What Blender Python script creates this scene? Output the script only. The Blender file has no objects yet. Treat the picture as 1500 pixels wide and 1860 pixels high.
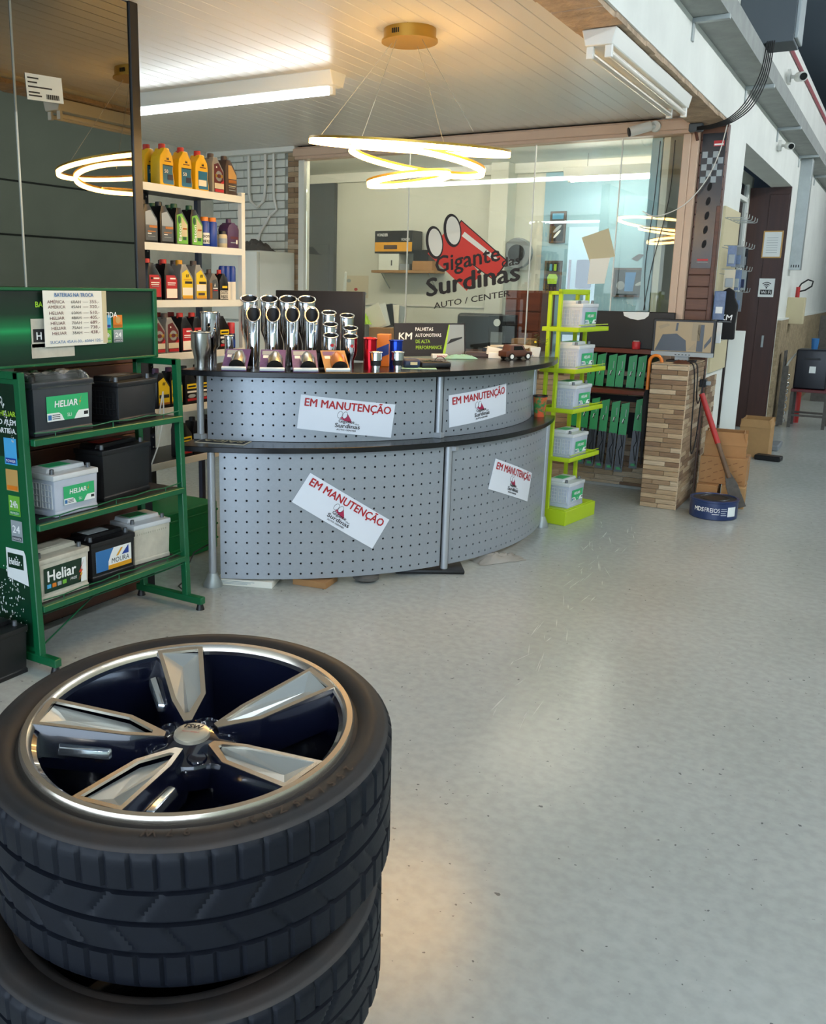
import bpy, bmesh, math, random
from mathutils import Vector, Matrix
random.seed(7)
D = bpy.data
SC = bpy.context.scene
COL = SC.collection
PI = math.pi
R = math.radians

# ------------------------------------------------------------------ camera
cam_d = D.cameras.new('camera'); cam = D.objects.new('camera', cam_d); COL.objects.link(cam)
cam_d.sensor_fit = 'HORIZONTAL'; cam_d.sensor_width = 36.0
cam_d.lens = 1652.0 / 1500.0 * 36.0
cam_d.shift_x = 123.0 / 1500.0
cam_d.shift_y = -44.0 / 1500.0
cam_d.clip_start = 0.05; cam_d.clip_end = 200
rt = Vector((0.85533321, 0.51782145, 0.01631115)); up = Vector((-0.12502742, 0.17576116, 0.97646104)); fw = Vector((-0.5027656, 0.83723889, -0.21507624))
mw = Matrix((rt, up, -fw)).transposed().to_4x4(); mw.translation = Vector((0, 0, 1.6))
cam.matrix_world = mw
SC.camera = cam

# ------------------------------------------------------------------ world, exposure
W = D.worlds.new('daylight'); SC.world = W; W.use_nodes = True
bg = W.node_tree.nodes['Background']
bg.inputs[0].default_value = (0.66, 0.82, 1.0, 1); bg.inputs[1].default_value = 4.0
SC.view_settings.view_transform = 'Standard'
SC.view_settings.look = 'None'
SC.view_settings.exposure = 0.45
SC.view_settings.gamma = 1.0
SC.view_settings.use_curve_mapping = False
TUBE_E = 17.0        # white fluorescent tubes
LED_E = 27.0         # warm LED rings
HALL_FILL_E = 135.0        # added hall tubes out of view, fill for wall and floor

# ------------------------------------------------------------------ materials
def lin(h):
    h = h.lstrip('#'); o = []
    for i in (0, 2, 4):
        c = int(h[i:i+2], 16) / 255.0
        o.append(c / 12.92 if c <= 0.04045 else ((c + 0.055) / 1.055) ** 2.4)
    return (o[0], o[1], o[2], 1)
MATS = {}
def M(name, col, rough=0.5, metal=0.0, noise=None, bump=None, spec=0.5, emit=None, alpha=1.0, trans=0.0, coat=0.0, col2=None, stretch=(1, 1, 1), coord='Object'):
    m = D.materials.new(name); m.use_nodes = True
    nt = m.node_tree; b = nt.nodes['Principled BSDF']
    c = lin(col)
    b.inputs['Base Color'].default_value = c
    b.inputs['Roughness'].default_value = rough
    b.inputs['Metallic'].default_value = metal
    b.inputs['Specular IOR Level'].default_value = spec
    b.inputs['Alpha'].default_value = alpha
    b.inputs['Transmission Weight'].default_value = trans
    b.inputs['Coat Weight'].default_value = coat
    if emit:
        b.inputs['Emission Color'].default_value = lin(emit[0]); b.inputs['Emission Strength'].default_value = emit[1]
    if noise or bump:
        tc = nt.nodes.new('ShaderNodeTexCoord'); mp = nt.nodes.new('ShaderNodeMapping')
        mp.inputs['Scale'].default_value = stretch
        nt.links.new(tc.outputs[coord], mp.inputs[0])
    if noise:
        n = nt.nodes.new('ShaderNodeTexNoise'); n.inputs['Scale'].default_value = noise[0]; n.inputs['Detail'].default_value = 6
        n.inputs['Roughness'].default_value = 0.65
        nt.links.new(mp.outputs[0], n.inputs['Vector'])
        r = nt.nodes.new('ShaderNodeValToRGB')
        lo = noise[2] if len(noise) > 2 else 0.35; hi = noise[3] if len(noise) > 3 else 0.65
        r.color_ramp.elements[0].position = lo; r.color_ramp.elements[1].position = hi
        k = noise[1]
        r.color_ramp.elements[0].color = lin(col2) if col2 else tuple(x * (1 - k) for x in c[:3]) + (1,)
        r.color_ramp.elements[1].color = c
        nt.links.new(n.outputs['Fac'], r.inputs[0]); nt.links.new(r.outputs[0], b.inputs['Base Color'])
    if bump:
        n2 = nt.nodes.new('ShaderNodeTexNoise'); n2.inputs['Scale'].default_value = bump[0]; n2.inputs['Detail'].default_value = 5
        nt.links.new(mp.outputs[0], n2.inputs['Vector'])
        bp = nt.nodes.new('ShaderNodeBump'); bp.inputs['Strength'].default_value = bump[1]; bp.inputs['Distance'].default_value = bump[2] if len(bump) > 2 else 0.01
        nt.links.new(n2.outputs['Fac'], bp.inputs['Height']); nt.links.new(bp.outputs[0], b.inputs['Normal'])
    MATS[name] = m
    return m
def glass(name, col, rough=0.0, refl=0.1, mixcol='#ffffff'):
    """thin pane: transparent + mirror by fresnel"""
    m = D.materials.new(name); m.use_nodes = True; nt = m.node_tree
    for n in list(nt.nodes): nt.nodes.remove(n)
    out = nt.nodes.new('ShaderNodeOutputMaterial'); t = nt.nodes.new('ShaderNodeBsdfTransparent'); g = nt.nodes.new('ShaderNodeBsdfGlossy')
    mx = nt.nodes.new('ShaderNodeMixShader'); lw = nt.nodes.new('ShaderNodeFresnel'); lw.inputs[0].default_value = 1.5
    ma = nt.nodes.new('ShaderNodeMath'); ma.operation = 'MULTIPLY_ADD'; ma.inputs[1].default_value = 1.0; ma.inputs[2].default_value = refl
    t.inputs[0].default_value = lin(col); g.inputs['Roughness'].default_value = rough; g.inputs[0].default_value = lin(mixcol)
    nt.links.new(lw.outputs[0], ma.inputs[0]); nt.links.new(ma.outputs[0], mx.inputs[0])
    nt.links.new(t.outputs[0], mx.inputs[1]); nt.links.new(g.outputs[0], mx.inputs[2]); nt.links.new(mx.outputs[0], out.inputs[0])
    MATS[name] = m; return m

# floor: grey painted concrete, worn, slightly glossy
def floor_mat():
    m = M('floor_paint', '#b3b9b8', 0.3, spec=0.5)
    nt = m.node_tree; b = nt.nodes['Principled BSDF']; L = nt.links.new
    tc = nt.nodes.new('ShaderNodeTexCoord')
    def noise(sc, det, vec=None, st=None):
        n = nt.nodes.new('ShaderNodeTexNoise'); n.inputs['Scale'].default_value = sc; n.inputs['Detail'].default_value = det
        if st:
            mp = nt.nodes.new('ShaderNodeMapping'); mp.inputs['Scale'].default_value = st[:3]; mp.inputs['Rotation'].default_value = (0, 0, st[3])
            L(tc.outputs['Object'], mp.inputs[0]); L(mp.outputs[0], n.inputs['Vector'])
        else: L(tc.outputs['Object'], n.inputs['Vector'])
        return n
    def ramp(n, a, ca, bb, cb):
        r = nt.nodes.new('ShaderNodeValToRGB'); r.color_ramp.elements[0].position = a; r.color_ramp.elements[1].position = bb
        r.color_ramp.elements[0].color = ca; r.color_ramp.elements[1].color = cb; L(n.outputs['Fac'], r.inputs[0]); return r
    def mix(kind, fac, a, bb):
        x = nt.nodes.new('ShaderNodeMixRGB'); x.blend_type = kind
        if isinstance(fac, float): x.inputs[0].default_value = fac
        else: L(fac.outputs[0], x.inputs[0])
        L(a.outputs[0], x.inputs[1])
        if isinstance(bb, tuple): x.inputs[2].default_value = bb
        else: L(bb.outputs[0], x.inputs[2])
        return x
    base = ramp(noise(0.9, 2), 0.25, lin('#a2a7a2'), 0.8, lin('#b0b5b1'))
    fine = ramp(noise(26, 4), 0.35, (0.92, 0.92, 0.92, 1), 0.65, (1.05, 1.05, 1.05, 1))
    c1 = mix('MULTIPLY', 1.0, base, fine)
    spk = ramp(noise(42, 2), 0.265, (1, 1, 1, 1), 0.285, (0, 0, 0, 1))
    c2 = mix('MIX', spk, c1, lin('#6a6d6c'))
    scr = ramp(noise(1.6, 3, st=(0.5, 26.0, 1, -0.62)), 0.70, (0, 0, 0, 1), 0.74, (0.4, 0.4, 0.4, 1))
    c3 = c2
    L(c3.outputs[0], b.inputs['Base Color'])
    b.inputs['Roughness'].default_value = 0.24
    bp = nt.nodes.new('ShaderNodeBump'); bp.inputs['Strength'].default_value = 0.12; bp.inputs['Distance'].default_value = 0.004
    L(noise(14, 5).outputs['Fac'], bp.inputs['Height']); L(bp.outputs[0], b.inputs['Normal'])
    return m
floor_mat()
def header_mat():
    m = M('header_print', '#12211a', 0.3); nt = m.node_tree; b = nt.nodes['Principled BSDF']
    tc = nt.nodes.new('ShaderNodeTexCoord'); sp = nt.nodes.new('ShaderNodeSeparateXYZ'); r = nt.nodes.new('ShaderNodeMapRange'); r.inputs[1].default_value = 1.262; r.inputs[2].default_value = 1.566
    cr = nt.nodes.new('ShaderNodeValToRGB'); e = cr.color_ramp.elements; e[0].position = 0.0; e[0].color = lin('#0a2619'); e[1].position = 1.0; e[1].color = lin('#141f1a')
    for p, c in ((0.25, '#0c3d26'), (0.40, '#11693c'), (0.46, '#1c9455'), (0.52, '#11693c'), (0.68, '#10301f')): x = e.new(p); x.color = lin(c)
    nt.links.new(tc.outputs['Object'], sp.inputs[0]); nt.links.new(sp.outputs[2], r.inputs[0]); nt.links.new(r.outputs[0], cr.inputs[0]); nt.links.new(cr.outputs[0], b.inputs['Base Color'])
header_mat()
M('white_wall', '#e9ebe4', 0.7, noise=(1.6, 0.10), bump=(30, 0.05)); M('white_paint', '#e4e6de', 0.5)
M('office_white', '#d6d8cc', 0.7, noise=(1.2, 0.06)); M('office_blue', '#8db4c6', 0.6)
M('pvc_ceiling', '#e9e4da', 0.32); M('concrete', '#c4ab90', 0.9, noise=(9, 0.35), bump=(18, 0.8, 0.03))
M('grey_concrete', '#9ca09c', 0.85, noise=(5, 0.2), bump=(20, 0.2))
M('frame_wood', '#c9ad94', 0.45, noise=(4, 0.08)); M('brick_white', '#d5d9d0', 0.75, noise=(9, 0.12), bump=(40, 0.2)); M('mortar', '#8f938a', 0.9)
M('black_void', '#0b0b0c', 0.8); M('black_plastic', '#0e0f11', 0.45); M('black_gloss', '#0c0d10', 0.12); M('black_matte', '#111113', 0.7)
M('laminate_black', '#0d0d10', 0.25, noise=(30, 0.2)); M('panel_grey', '#a2a8ae', 0.36, metal=0.35, noise=(60, 0.06)); M('post_grey', '#b3b7bb', 0.35, metal=0.5)
M('green_steel', '#0a5a34', 0.35); M('green_dark_print', '#0d3a26', 0.3, noise=(1.1, 0.45)); M('green_print', '#138a45', 0.4); M('lime', '#b3cc1b', 0.4)
M('label_green', '#2fae6c', 0.4); M('label_white', '#e8ece8', 0.5); M('label_grey', '#9aa3a5', 0.5); M('paper', '#e9e6d8', 0.7); M('paper_dirty', '#cfc6ae', 0.8)
M('yellow', '#e8b70e', 0.4); M('yellow_label', '#e6c81a', 0.45); M('amber_yellow', '#d79a1e', 0.5); M('red_cap', '#b92e22', 0.45); M('red_label', '#b32025', 0.45); M('red_paint', '#a8231f', 0.45)
M('crimson', '#a81f4a', 0.5); M('sticker_white', '#e4e8ee', 0.35); M('logo_red', '#d33a2c', 0.5); M('logo_black', '#2a2422', 0.6); M('white_print', '#f2f3f0', 0.5); M('black_print', '#17181a', 0.6)
M('blue_label', '#1f6b94', 0.4); M('blue_deep', '#1d3f93', 0.4); M('blue_print', '#2f6fa8', 0.5); M('sky_print', '#49a6d8', 0.4); M('navy', '#1d2a4d', 0.4); M('orange', '#d97a1d', 0.45); M('brown_cap', '#4d3f38', 0.5)
M('bottle_black', '#0f0f11', 0.38); M('bottle_grey', '#6d6963', 0.4); M('bottle_silver', '#8e8c87', 0.38, metal=0.2); M('bottle_brown', '#4a3a33', 0.4); M('maroon', '#5c1e1f', 0.45); M('purple', '#4a2c4e', 0.45)
M('green_cap', '#1e4e2e', 0.5); M('lime_green', '#6fb23a', 0.45); M('silver_label', '#b9bbb8', 0.25, metal=0.6); M('tan', '#c49a58', 0.5); M('gold', '#b8923f', 0.35, metal=0.7)
M('battery_white', '#d5d8d8', 0.35, noise=(8, 0.08)); M('battery_dirty', '#c9c4b2', 0.5, noise=(12, 0.2)); M('battery_black', '#0a0b0e', 0.42); M('battery_grey', '#242a30', 0.4); M('battery_clear', '#b9c0cc', 0.25, noise=(5, 0.12)); M('lead', '#6d7073', 0.45, metal=0.7)
M('chrome', '#e6e6e8', 0.06, metal=1.0); M('brushed_steel', '#b9b7b0', 0.26, metal=1.0); M('anodized_red', '#b3121f', 0.18, metal=0.75); M('anodized_blue', '#1b3fae', 0.18, metal=0.75); M('bore', '#0a0a0b', 0.6)
M('plastic_clear', '#cfc6d6', 0.15, trans=0.0, alpha=0.35); M('blister_purple', '#6b4e86', 0.4, noise=(40, 0.3)); M('copper_print', '#c0793a', 0.3, metal=0.5)
M('rack_white', '#dfe0d6', 0.4); M('rack_dark', '#14161b', 0.45); M('rack_navy', '#23283a', 0.4)
M('wood_brown', '#5a3423', 0.45, noise=(3, 0.35), stretch=(1, 1, 9)); M('wood_dark', '#42241a', 0.4, noise=(2.5, 0.3), stretch=(9, 9, 0.7)); M('wood_slat', '#6b4430', 0.45, noise=(3, 0.4), stretch=(1, 1, 14)); M('wood_red', '#6e3420', 0.35, noise=(2, 0.3), stretch=(1.0, 1, 12)); M('wood_light', '#a77f4f', 0.6, noise=(4, 0.2)); M('wood_rod', '#6d5237', 0.55, noise=(12, 0.4))
for i, c in enumerate(('#a08567', '#b39a78', '#866b52', '#bea685', '#957a5c', '#c6b295')): M('strip_%d' % i, c, 0.8, noise=(16, 0.42), bump=(60, 0.4, 0.004), stretch=(0.5, 0.5, 6))
M('stone_wainscot', '#ab9878', 0.9, noise=(14, 0.4), bump=(16, 1.0, 0.04))
M('tire_rubber', '#060a14', 0.55, spec=0.25, noise=(14, 0.25), bump=(120, 0.1, 0.002)); M('sidewall_brown', '#261d17', 0.6, noise=(8, 0.45), col2='#121213'); M('tire_print', '#3c3028', 0.6)
M('rim_machined', '#cbbfae', 0.24, metal=0.9, noise=(30, 0.06)); M('rim_dark', '#0b0e1e', 0.16, metal=0.1, coat=0.8); M('rim_inlay', '#c3c8c6', 0.32, metal=0.75); M('rim_accent', '#cfd6dc', 0.15, metal=0.95); M('cap_face', '#cfc6b2', 0.3, metal=0.7)
M('tube_on', '#ffffff', 0.4, emit=('#f2fbff', TUBE_E)); M('tube_hall_fill', '#ffffff', 0.4, emit=('#f4faff', HALL_FILL_E)); M('monitor_back', '#1f1a18', 0.5); M('machine_black', '#10131d', 0.4); M('display_dark', '#1c1412', 0.5); M('tube_office', '#ffffff', 0.4, emit=('#fff2e0', 42.0)); M('led_on', '#ffe2a8', 0.4, emit=('#ffc873', LED_E)); M('tube_off', '#e9e2d4', 0.25)
M('galvanised', '#a9b0ae', 0.45, metal=0.6, noise=(6, 0.15)); M('grey_box', '#4a5257', 0.5); M('cable_black', '#141416', 0.5); M('cable_white', '#d8d6cc', 0.5); M('pink_pipe', '#a2525a', 0.5); M('white_plastic', '#dcdcd4', 0.4); M('camera_glass', '#101114', 0.08)
M('roof_metal', '#6f7c88', 0.6); M('hall_green', '#98a294', 0.75, noise=(1.5, 0.1)); M('dark_line', '#2a302c', 0.7)
M('cardboard', '#a57a4d', 0.85, noise=(6, 0.1)); M('cardboard_pale', '#b58d5c', 0.85, noise=(6, 0.1)); M('cardboard_dark', '#7d5636', 0.85); M('tape_brown', '#8a6238', 0.3); M('leaf', '#4d6132', 0.6); M('cloth_black', '#141416', 0.9); M('cloth_grey', '#5d5a55', 0.9, noise=(20, 0.3)); M('mint', '#8fc0b2', 0.7)
M('fridge', '#d9ddd3', 0.35); M('screen_tan', '#84704a', 0.3, emit=('#d8bc7c', 0.08)); M('screen_dark', '#1b1a17', 0.25); M('screen_mid', '#7a6a48', 0.3, emit=('#7a6a48', 0.2)); M('leather', '#141414', 0.35); M('cork', '#c7bb96', 0.7)
M('poster_dark', '#23262b', 0.25); M('poster_lime', '#a5d238', 0.4); M('poster_sky', '#4f9cc2', 0.4); M('poster_grey', '#7c8286', 0.4); M('can_blue', '#22345e', 0.3); M('can_lid', '#2f3436', 0.4, metal=0.5); M('cup_orange', '#d6552a', 0.5, noise=(18, 0.0, 0.45, 0.55), col2='#2f7d3c'); M('translucent_bag', '#c9c3b8', 0.25, alpha=0.55)
M('screen_tint', '#0d1512', 0.05, spec=0.9)
glass('office_glass', '#f6f8f4', 0.0, 0.02); glass('frosted_glass', '#93a39c', 0.06, 0.08); glass('tinted_glass', '#0b0f0c', 0.0, 0.28, '#d9d6c8'); glass('wrap_film', '#e8e2dc', 0.08, 0.06)
glass('display_glass', '#d7ddda', 0.0, 0.06)

# ------------------------------------------------------------------ mesh builder
class MB:
    def __init__(s): s.v = []; s.f = []
    def add(s, vs, fs, m=None):
        o = len(s.v)
        s.v += [tuple(m @ Vector(p)) for p in vs] if m is not None else [tuple(p) for p in vs]
        s.f += [[i + o for i in f] for f in fs]; return s
    def box(s, x0, x1, y0, y1, z0, z1, m=None):
        v = [(x, y, z) for z in (z0, z1) for y in (y0, y1) for x in (x0, x1)]
        return s.add(v, [(0, 2, 3, 1), (4, 5, 7, 6), (0, 1, 5, 4), (2, 6, 7, 3), (0, 4, 6, 2), (1, 3, 7, 5)], m)
    def cyl(s, p0, p1, r0, r1=None, n=12, m=None):
        p0 = Vector(p0); p1 = Vector(p1); r1 = r0 if r1 is None else r1
        d = (p1 - p0).normalized(); a = d.orthogonal().normalized(); b = d.cross(a)
        v = []
        for p, r in ((p0, r0), (p1, r1)):
            for i in range(n):
                t = 2 * PI * i / n; v.append(p + a * (r * math.cos(t)) + b * (r * math.sin(t)))
        f = [(i, (i + 1) % n, n + (i + 1) % n, n + i) for i in range(n)] + [list(range(n))[::-1], list(range(n, 2 * n))]
        return s.add(v, f, m)
    def lathe(s, prof, n=24, c=(0, 0, 0), m=None, caps=True):
        v = []; k = len(prof)
        for i in range(n):
            t = 2 * PI * i / n
            for r, z in prof: v.append((c[0] + r * math.cos(t), c[1] + r * math.sin(t), c[2] + z))
        f = []
        for i in range(n):
            j = (i + 1) % n
            for q in range(k - 1): f.append((i * k + q, j * k + q, j * k + q + 1, i * k + q + 1))
        if caps:
            if prof[0][0] > 1e-5: f.append([i * k for i in range(n)][::-1])
            if prof[-1][0] > 1e-5: f.append([i * k + k - 1 for i in range(n)])
        return s.add(v, f, m)
    def prism(s, poly, c0, c1, fn):
        n = len(poly)
        v = [fn(a, b, c0) for a, b in poly] + [fn(a, b, c1) for a, b in poly]
        f = [list(range(n))[::-1], list(range(n, 2 * n))] + [(i, (i + 1) % n, n + (i + 1) % n, n + i) for i in range(n)]
        return s.add(v, f)
    def tube(s, pts, r, n=8, closed=False):
        pts = [Vector(p) for p in pts]; k = len(pts); v = []; ref = None
        for i, p in enumerate(pts):
            if closed: d = pts[(i + 1) % k] - pts[i - 1]
            else: d = pts[min(i + 1, k - 1)] - pts[max(i - 1, 0)]
            d.normalize()
            if ref is None: ref = d.orthogonal().normalized()
            ref = (ref - d * ref.dot(d)).normalized(); b = d.cross(ref)
            for j in range(n):
                t = 2 * PI * j / n; v.append(p + ref * (r * math.cos(t)) + b * (r * math.sin(t)))
        f = []
        for i in range(k if closed else k - 1):
            q = (i + 1) % k
            for j in range(n): f.append((i * n + j, i * n + (j + 1) % n, q * n + (j + 1) % n, q * n + j))
        if not closed: f += [list(range(n))[::-1], [(k - 1) * n + j for j in range(n)]]
        return s.add(v, f)
    def mesh(s, name, mat, bevel=0, seg=1, smooth=35, weld=True):
        me = D.meshes.new(name); me.from_pydata(s.v, [], s.f)
        bm = bmesh.new(); bm.from_mesh(me)
        if weld: bmesh.ops.remove_doubles(bm, verts=bm.verts, dist=1e-6)
        bmesh.ops.recalc_face_normals(bm, faces=bm.faces)
        if bevel:
            e = [x for x in bm.edges if len(x.link_faces) == 2 and x.calc_face_angle(0) > R(28)]
            bmesh.ops.bevel(bm, geom=e, offset=bevel, segments=seg, profile=0.5, affect='EDGES', clamp_overlap=True)
        bm.to_mesh(me); bm.free()
        if smooth:
            me.shade_smooth(); me.set_sharp_from_angle(angle=R(smooth))
        me.materials.append(MATS[mat]); return me
    def build(s, name, mat, parent=None, loc=(0, 0, 0), rz=0, **k):
        return link(name, s.mesh(name, mat, **k), parent, loc, rz)
def link(name, me, parent=None, loc=(0, 0, 0), rz=0):
    o = D.objects.new(name, me); COL.objects.link(o); o.parent = parent; o.location = loc; o.rotation_euler = (0, 0, rz); return o
def tag(o, label, cat, group=None):
    o['label'] = label; o['category'] = cat
    if group: o['group'] = group
    return o
def thing(name, label, cat, loc=(0, 0, 0), rz=0, group=None):
    return tag(link(name, None, None, loc, rz), label, cat, group)
def struct(o): o['kind'] = 'structure'; return o
def stuff(o): o['kind'] = 'stuff'; return o
def copy_tree(o, parent=None):
    c = o.copy(); COL.objects.link(c); c.parent = parent
    for ch in [x for x in D.objects if x.parent is o]: copy_tree(ch, c)
    return c
KIDS = {}
def clone(root, loc, rz=None, label=None, group=None):
    c = copy_tree(root); c.location = loc
    if rz is not None: c.rotation_euler = (0, 0, rz)
    if label: c['label'] = label
    if group: c['group'] = group
    return c
def B(*a, m=None): return MB().box(*a, m=m)
TXT = {}
def text_mesh(s, bold=0.0, spacing=1.0, align='LEFT', shear=0.0):
    key = (s, bold, spacing, align, shear)
    if key not in TXT:
        cu = D.curves.new('t', 'FONT'); cu.body = s; cu.size = 1.0; cu.offset = bold; cu.space_character = spacing; cu.align_x = align; cu.resolution_u = 2; cu.shear = shear
        ob = D.objects.new('t', cu); COL.objects.link(ob)
        me = D.meshes.new_from_object(ob)
        TXT[key] = ([v.co.copy() for v in me.vertices], [list(p.vertices) for p in me.polygons])
        D.objects.remove(ob); D.curves.remove(cu); D.meshes.remove(me)
    return TXT[key]
def text(s, size, o, right, upv, mat, parent=None, name='lettering', bold=0.0, spacing=1.0, align='LEFT', width=None, wrap=None, shear=0.0):
    vs, fs = text_mesh(s, 0.0, spacing, align, shear); n0 = len(vs)
    if bold > 0.005 and vs:      # heavier strokes: overlapping copies shifted by a stroke fraction
        b_ = min(bold, 0.035) * 0.8; n_ = len(vs)
        sh_ = [(b_, 0), (-b_, 0), (0, b_ * 0.7), (0, -b_ * 0.7)]
        fs = list(fs) + [[i + n_ * (k + 1) for i in f] for k in range(4) for f in fs]
        vs = list(vs) + [Vector((v.x + dx, v.y + dy, 0)) for dx, dy in sh_ for v in vs]
    if not vs: return None
    sx = size
    if width:
        xs = [v.x for v in vs]; sx = width / max(1e-6, max(xs) - min(xs))
    o = Vector(o); right = Vector(right).normalized(); upv = Vector(upv).normalized()
    nrm = right.cross(upv); pv = []
    for i, v in enumerate(vs):
        lay = 0.0003 * (i // n0)      # each shifted copy lies a hair above the last
        if wrap:
            a_ = Vector(wrap(v.x * sx, v.y * size)); e1 = Vector(wrap(v.x * sx + 0.001, v.y * size)) - a_; e2 = Vector(wrap(v.x * sx, v.y * size + 0.001)) - a_
            pv.append(a_ + e1.cross(e2).normalized() * lay)
        else: pv.append(o + right * (v.x * sx) + upv * (v.y * size) + nrm * lay)
    me = D.meshes.new(name); me.from_pydata(pv, [], fs); me.materials.append(MATS[mat])
    return link(name, me, parent)
def flat(poly, o, right, upv, mat, parent, name, off=0.0008, thick=0.0006):
    """thin printed shape on a face: poly in (right, up) metres"""
    o = Vector(o); right = Vector(right).normalized(); upv = Vector(upv).normalized(); n = right.cross(upv)
    mb = MB(); mb.prism(poly, off, off + thick, lambda a, b, c: o + right * a + upv * b + n * c)
    return mb.build(name, mat, parent, smooth=0)
def rect(w, h, x=0, y=0): return [(x, y), (x + w, y), (x + w, y + h), (x, y + h)]
def ell(cx, cy, a, b, rot=0, n=24):
    return [(cx + a * math.cos(t) * math.cos(rot) - b * math.sin(t) * math.sin(rot), cy + a * math.cos(t) * math.sin(rot) + b * math.sin(t) * math.cos(rot)) for t in [2 * PI * i / n for i in range(n)]]
X, Yv, Zv = Vector((1, 0, 0)), Vector((0, 1, 0)), Vector((0, 0, 1))

# ================================================================== STRUCTURE
fl = struct(B(-7.0, 5.3, -6, 21, -0.1, 0).build('floor', 'floor_paint', smooth=0))
M('scratch', '#b6bbb7', 0.4); random.seed(31); mb = MB()
for k in range(60):
    t = random.random(); p = Vector((-1.60, 6.3, 0)).lerp(Vector((-1.18, 3.1, 0)), t) + Vector((0.05 * random.gauss(0, 1) + (0.12 if k % 3 == 0 else 0), 0, 0)); L_ = 0.02 + 0.09 * random.random(); w_ = 0.001 + 0.002 * random.random(); a_ = R(-82 + 10 * random.gauss(0, 1))
    d = Vector((math.cos(a_), math.sin(a_), 0)) * L_; n_ = Vector((-math.sin(a_), math.cos(a_), 0)) * w_
    mb.add([p - d + Vector((0, 0, .0006)), p - n_ + Vector((0, 0, .0006)), p + d + Vector((0, 0, .0006)), p + n_ + Vector((0, 0, .0006))], [(0, 1, 2, 3)])
stuff(mb.build('floor_scratches', 'scratch', fl, smooth=0))
# shop ceiling: slab with PVC planks running along the depth
ceil = struct(B(-6.2, -1.52, -4, 7.6, 2.91, 3.0).build('ceiling', 'pvc_ceiling', smooth=0))
pl = B(-0.0485, 0.0485, -4, 7.56, 2.899, 2.909).mesh('ceiling_plank', 'pvc_ceiling', bevel=0.002, smooth=0)
for i in range(47): link('ceiling_plank', pl, ceil, (-6.14 + i * 0.0995, 0, 0))
# white beam above the opening, concrete underside
beam = struct(B(-1.52, -1.30, -4, 7.62, 2.86, 4.1).build('trim_1', 'white_wall', smooth=0))
mb = MB()
for i in range(60):
    y0 = -4 + i * 0.1937; w = 0.012 * random.random()
    mb.box(-1.545 - w, -1.304 - 0.01 * random.random(), y0, y0 + 0.1937, 2.83 + 0.006 * random.random(), 2.86)
mb.build('soffit', 'concrete', beam, smooth=0)
# long wall of the workshop
wr = struct(B(-1.52, -1.30, 7.72, 8.5, 0, 4.1).build('wall_right', 'white_wall', smooth=0))
B(-1.52, -1.30, 8.5, 12.1, 2.82, 4.1).build('lintel', 'white_wall', wr, smooth=0)
B(-1.52, -1.30, 12.1, 21, 0, 4.1).build('wall_section', 'white_wall', wr, smooth=0)
B(-1.52, -1.30, 7.62, 7.72, 2.84, 4.1).build('wall_section', 'white_wall', wr, smooth=0)
wsc = struct(B(-1.30, -1.26, 12.14, 21, 0, 1.30).build('trim_2', 'stone_wainscot', smooth=0))
B(-1.30, -1.255, 12.14, 21, 1.30, 1.32).build('wainscot_cap', 'white_paint', wsc, smooth=0)
B(-1.79, -1.74, 7.76, 12.25, 0, 2.95).build('recess_back', 'office_white', wr, smooth=0)
d1 = struct(B(-1.74, -1.30, 12.06, 12.1, 0, 2.82).build('door_1', 'wood_dark', smooth=0))
B(-1.52, -1.31, 12.045, 12.06, 0.02, 2.74).build('door_leaf', 'wood_dark', d1, bevel=0.003)
B(-1.5, -1.3, 12.045, 12.06, 2.74, 2.82).build('door_header', 'wood_dark', d1)
B(-1.44, -1.415, 12.03, 12.045, 0.98, 1.12).build('door_lock_plate', 'galvanised', d1, bevel=0.002)
w2 = struct(B(-1.735, -1.725, 8.52, 11.7, 0.05, 2.8).build('window_2', 'frosted_glass', smooth=0))
B(-1.74, -1.70, 11.66, 11.72, 0, 2.82).build('window_jamb', 'white_paint', w2, bevel=0.003)
B(-1.74, -1.70, 8.5, 11.7, 2.62, 2.67).build('window_transom', 'white_paint', w2, bevel=0.003)
B(-1.74, -1.71, 10.1, 10.16, 0, 2.62).build('window_mullion', 'white_paint', w2, bevel=0.003)
struct(B(-7, 5.3, -6, 21, 5.0, 5.1).build('ceiling_hall', 'roof_metal', smooth=0))
hw = struct(B(5.3, 5.4, -6, 21, 0, 5.0).build('wall_hall', 'hall_green', smooth=0))
for z in (1.4, 2.3, 3.1): B(5.28, 5.3, 1.5, 21, z, z + 0.025).build('wall_rail', 'dark_line', hw, smooth=0)
struct(B(-7, 5.3, 21, 21.1, 0, 5.0).build('wall_far', 'roof_metal', smooth=0))
struct(B(-7.1, -7.0, -4, 21, 0, 5.0).build('wall_outer', 'roof_metal', smooth=0))
struct(B(-6.32, -6.2, -4, 7.75, 0, 3.0).build('wall_left', 'brick_white', smooth=0))
# wall around the office window
wb = struct(B(-6.2, -5.12, 7.62, 7.76, 0, 3.0).build('wall_back', 'mortar', smooth=0))
br = [B(0, 0.196, 0, 0.02, 0, 0.068).mesh('brick', 'brick_white', bevel=0.004, smooth=0), B(0, 0.094, 0, 0.02, 0, 0.068).mesh('brick', 'brick_white', bevel=0.004, smooth=0)]
for r in range(20):
    z = 1.35 + r * 0.0765; x = -6.2 + (0.0 if r % 2 else -0.1)
    while x < -5.28:
        if x < -6.2: link('brick', br[1], wb, (x + 0.1, 7.602 - 0.004 * random.random(), z))
        elif x + 0.196 > -5.26: link('brick', br[1], wb, (x, 7.602 - 0.004 * random.random(), z))
        else: link('brick', br[0], wb, (x, 7.602 - 0.004 * random.random(), z))
        x += 0.2
B(-6.2, -5.13, 7.50, 7.60, 2.85, 2.899).build('cornice', 'white_paint', wb, bevel=0.004)
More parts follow.
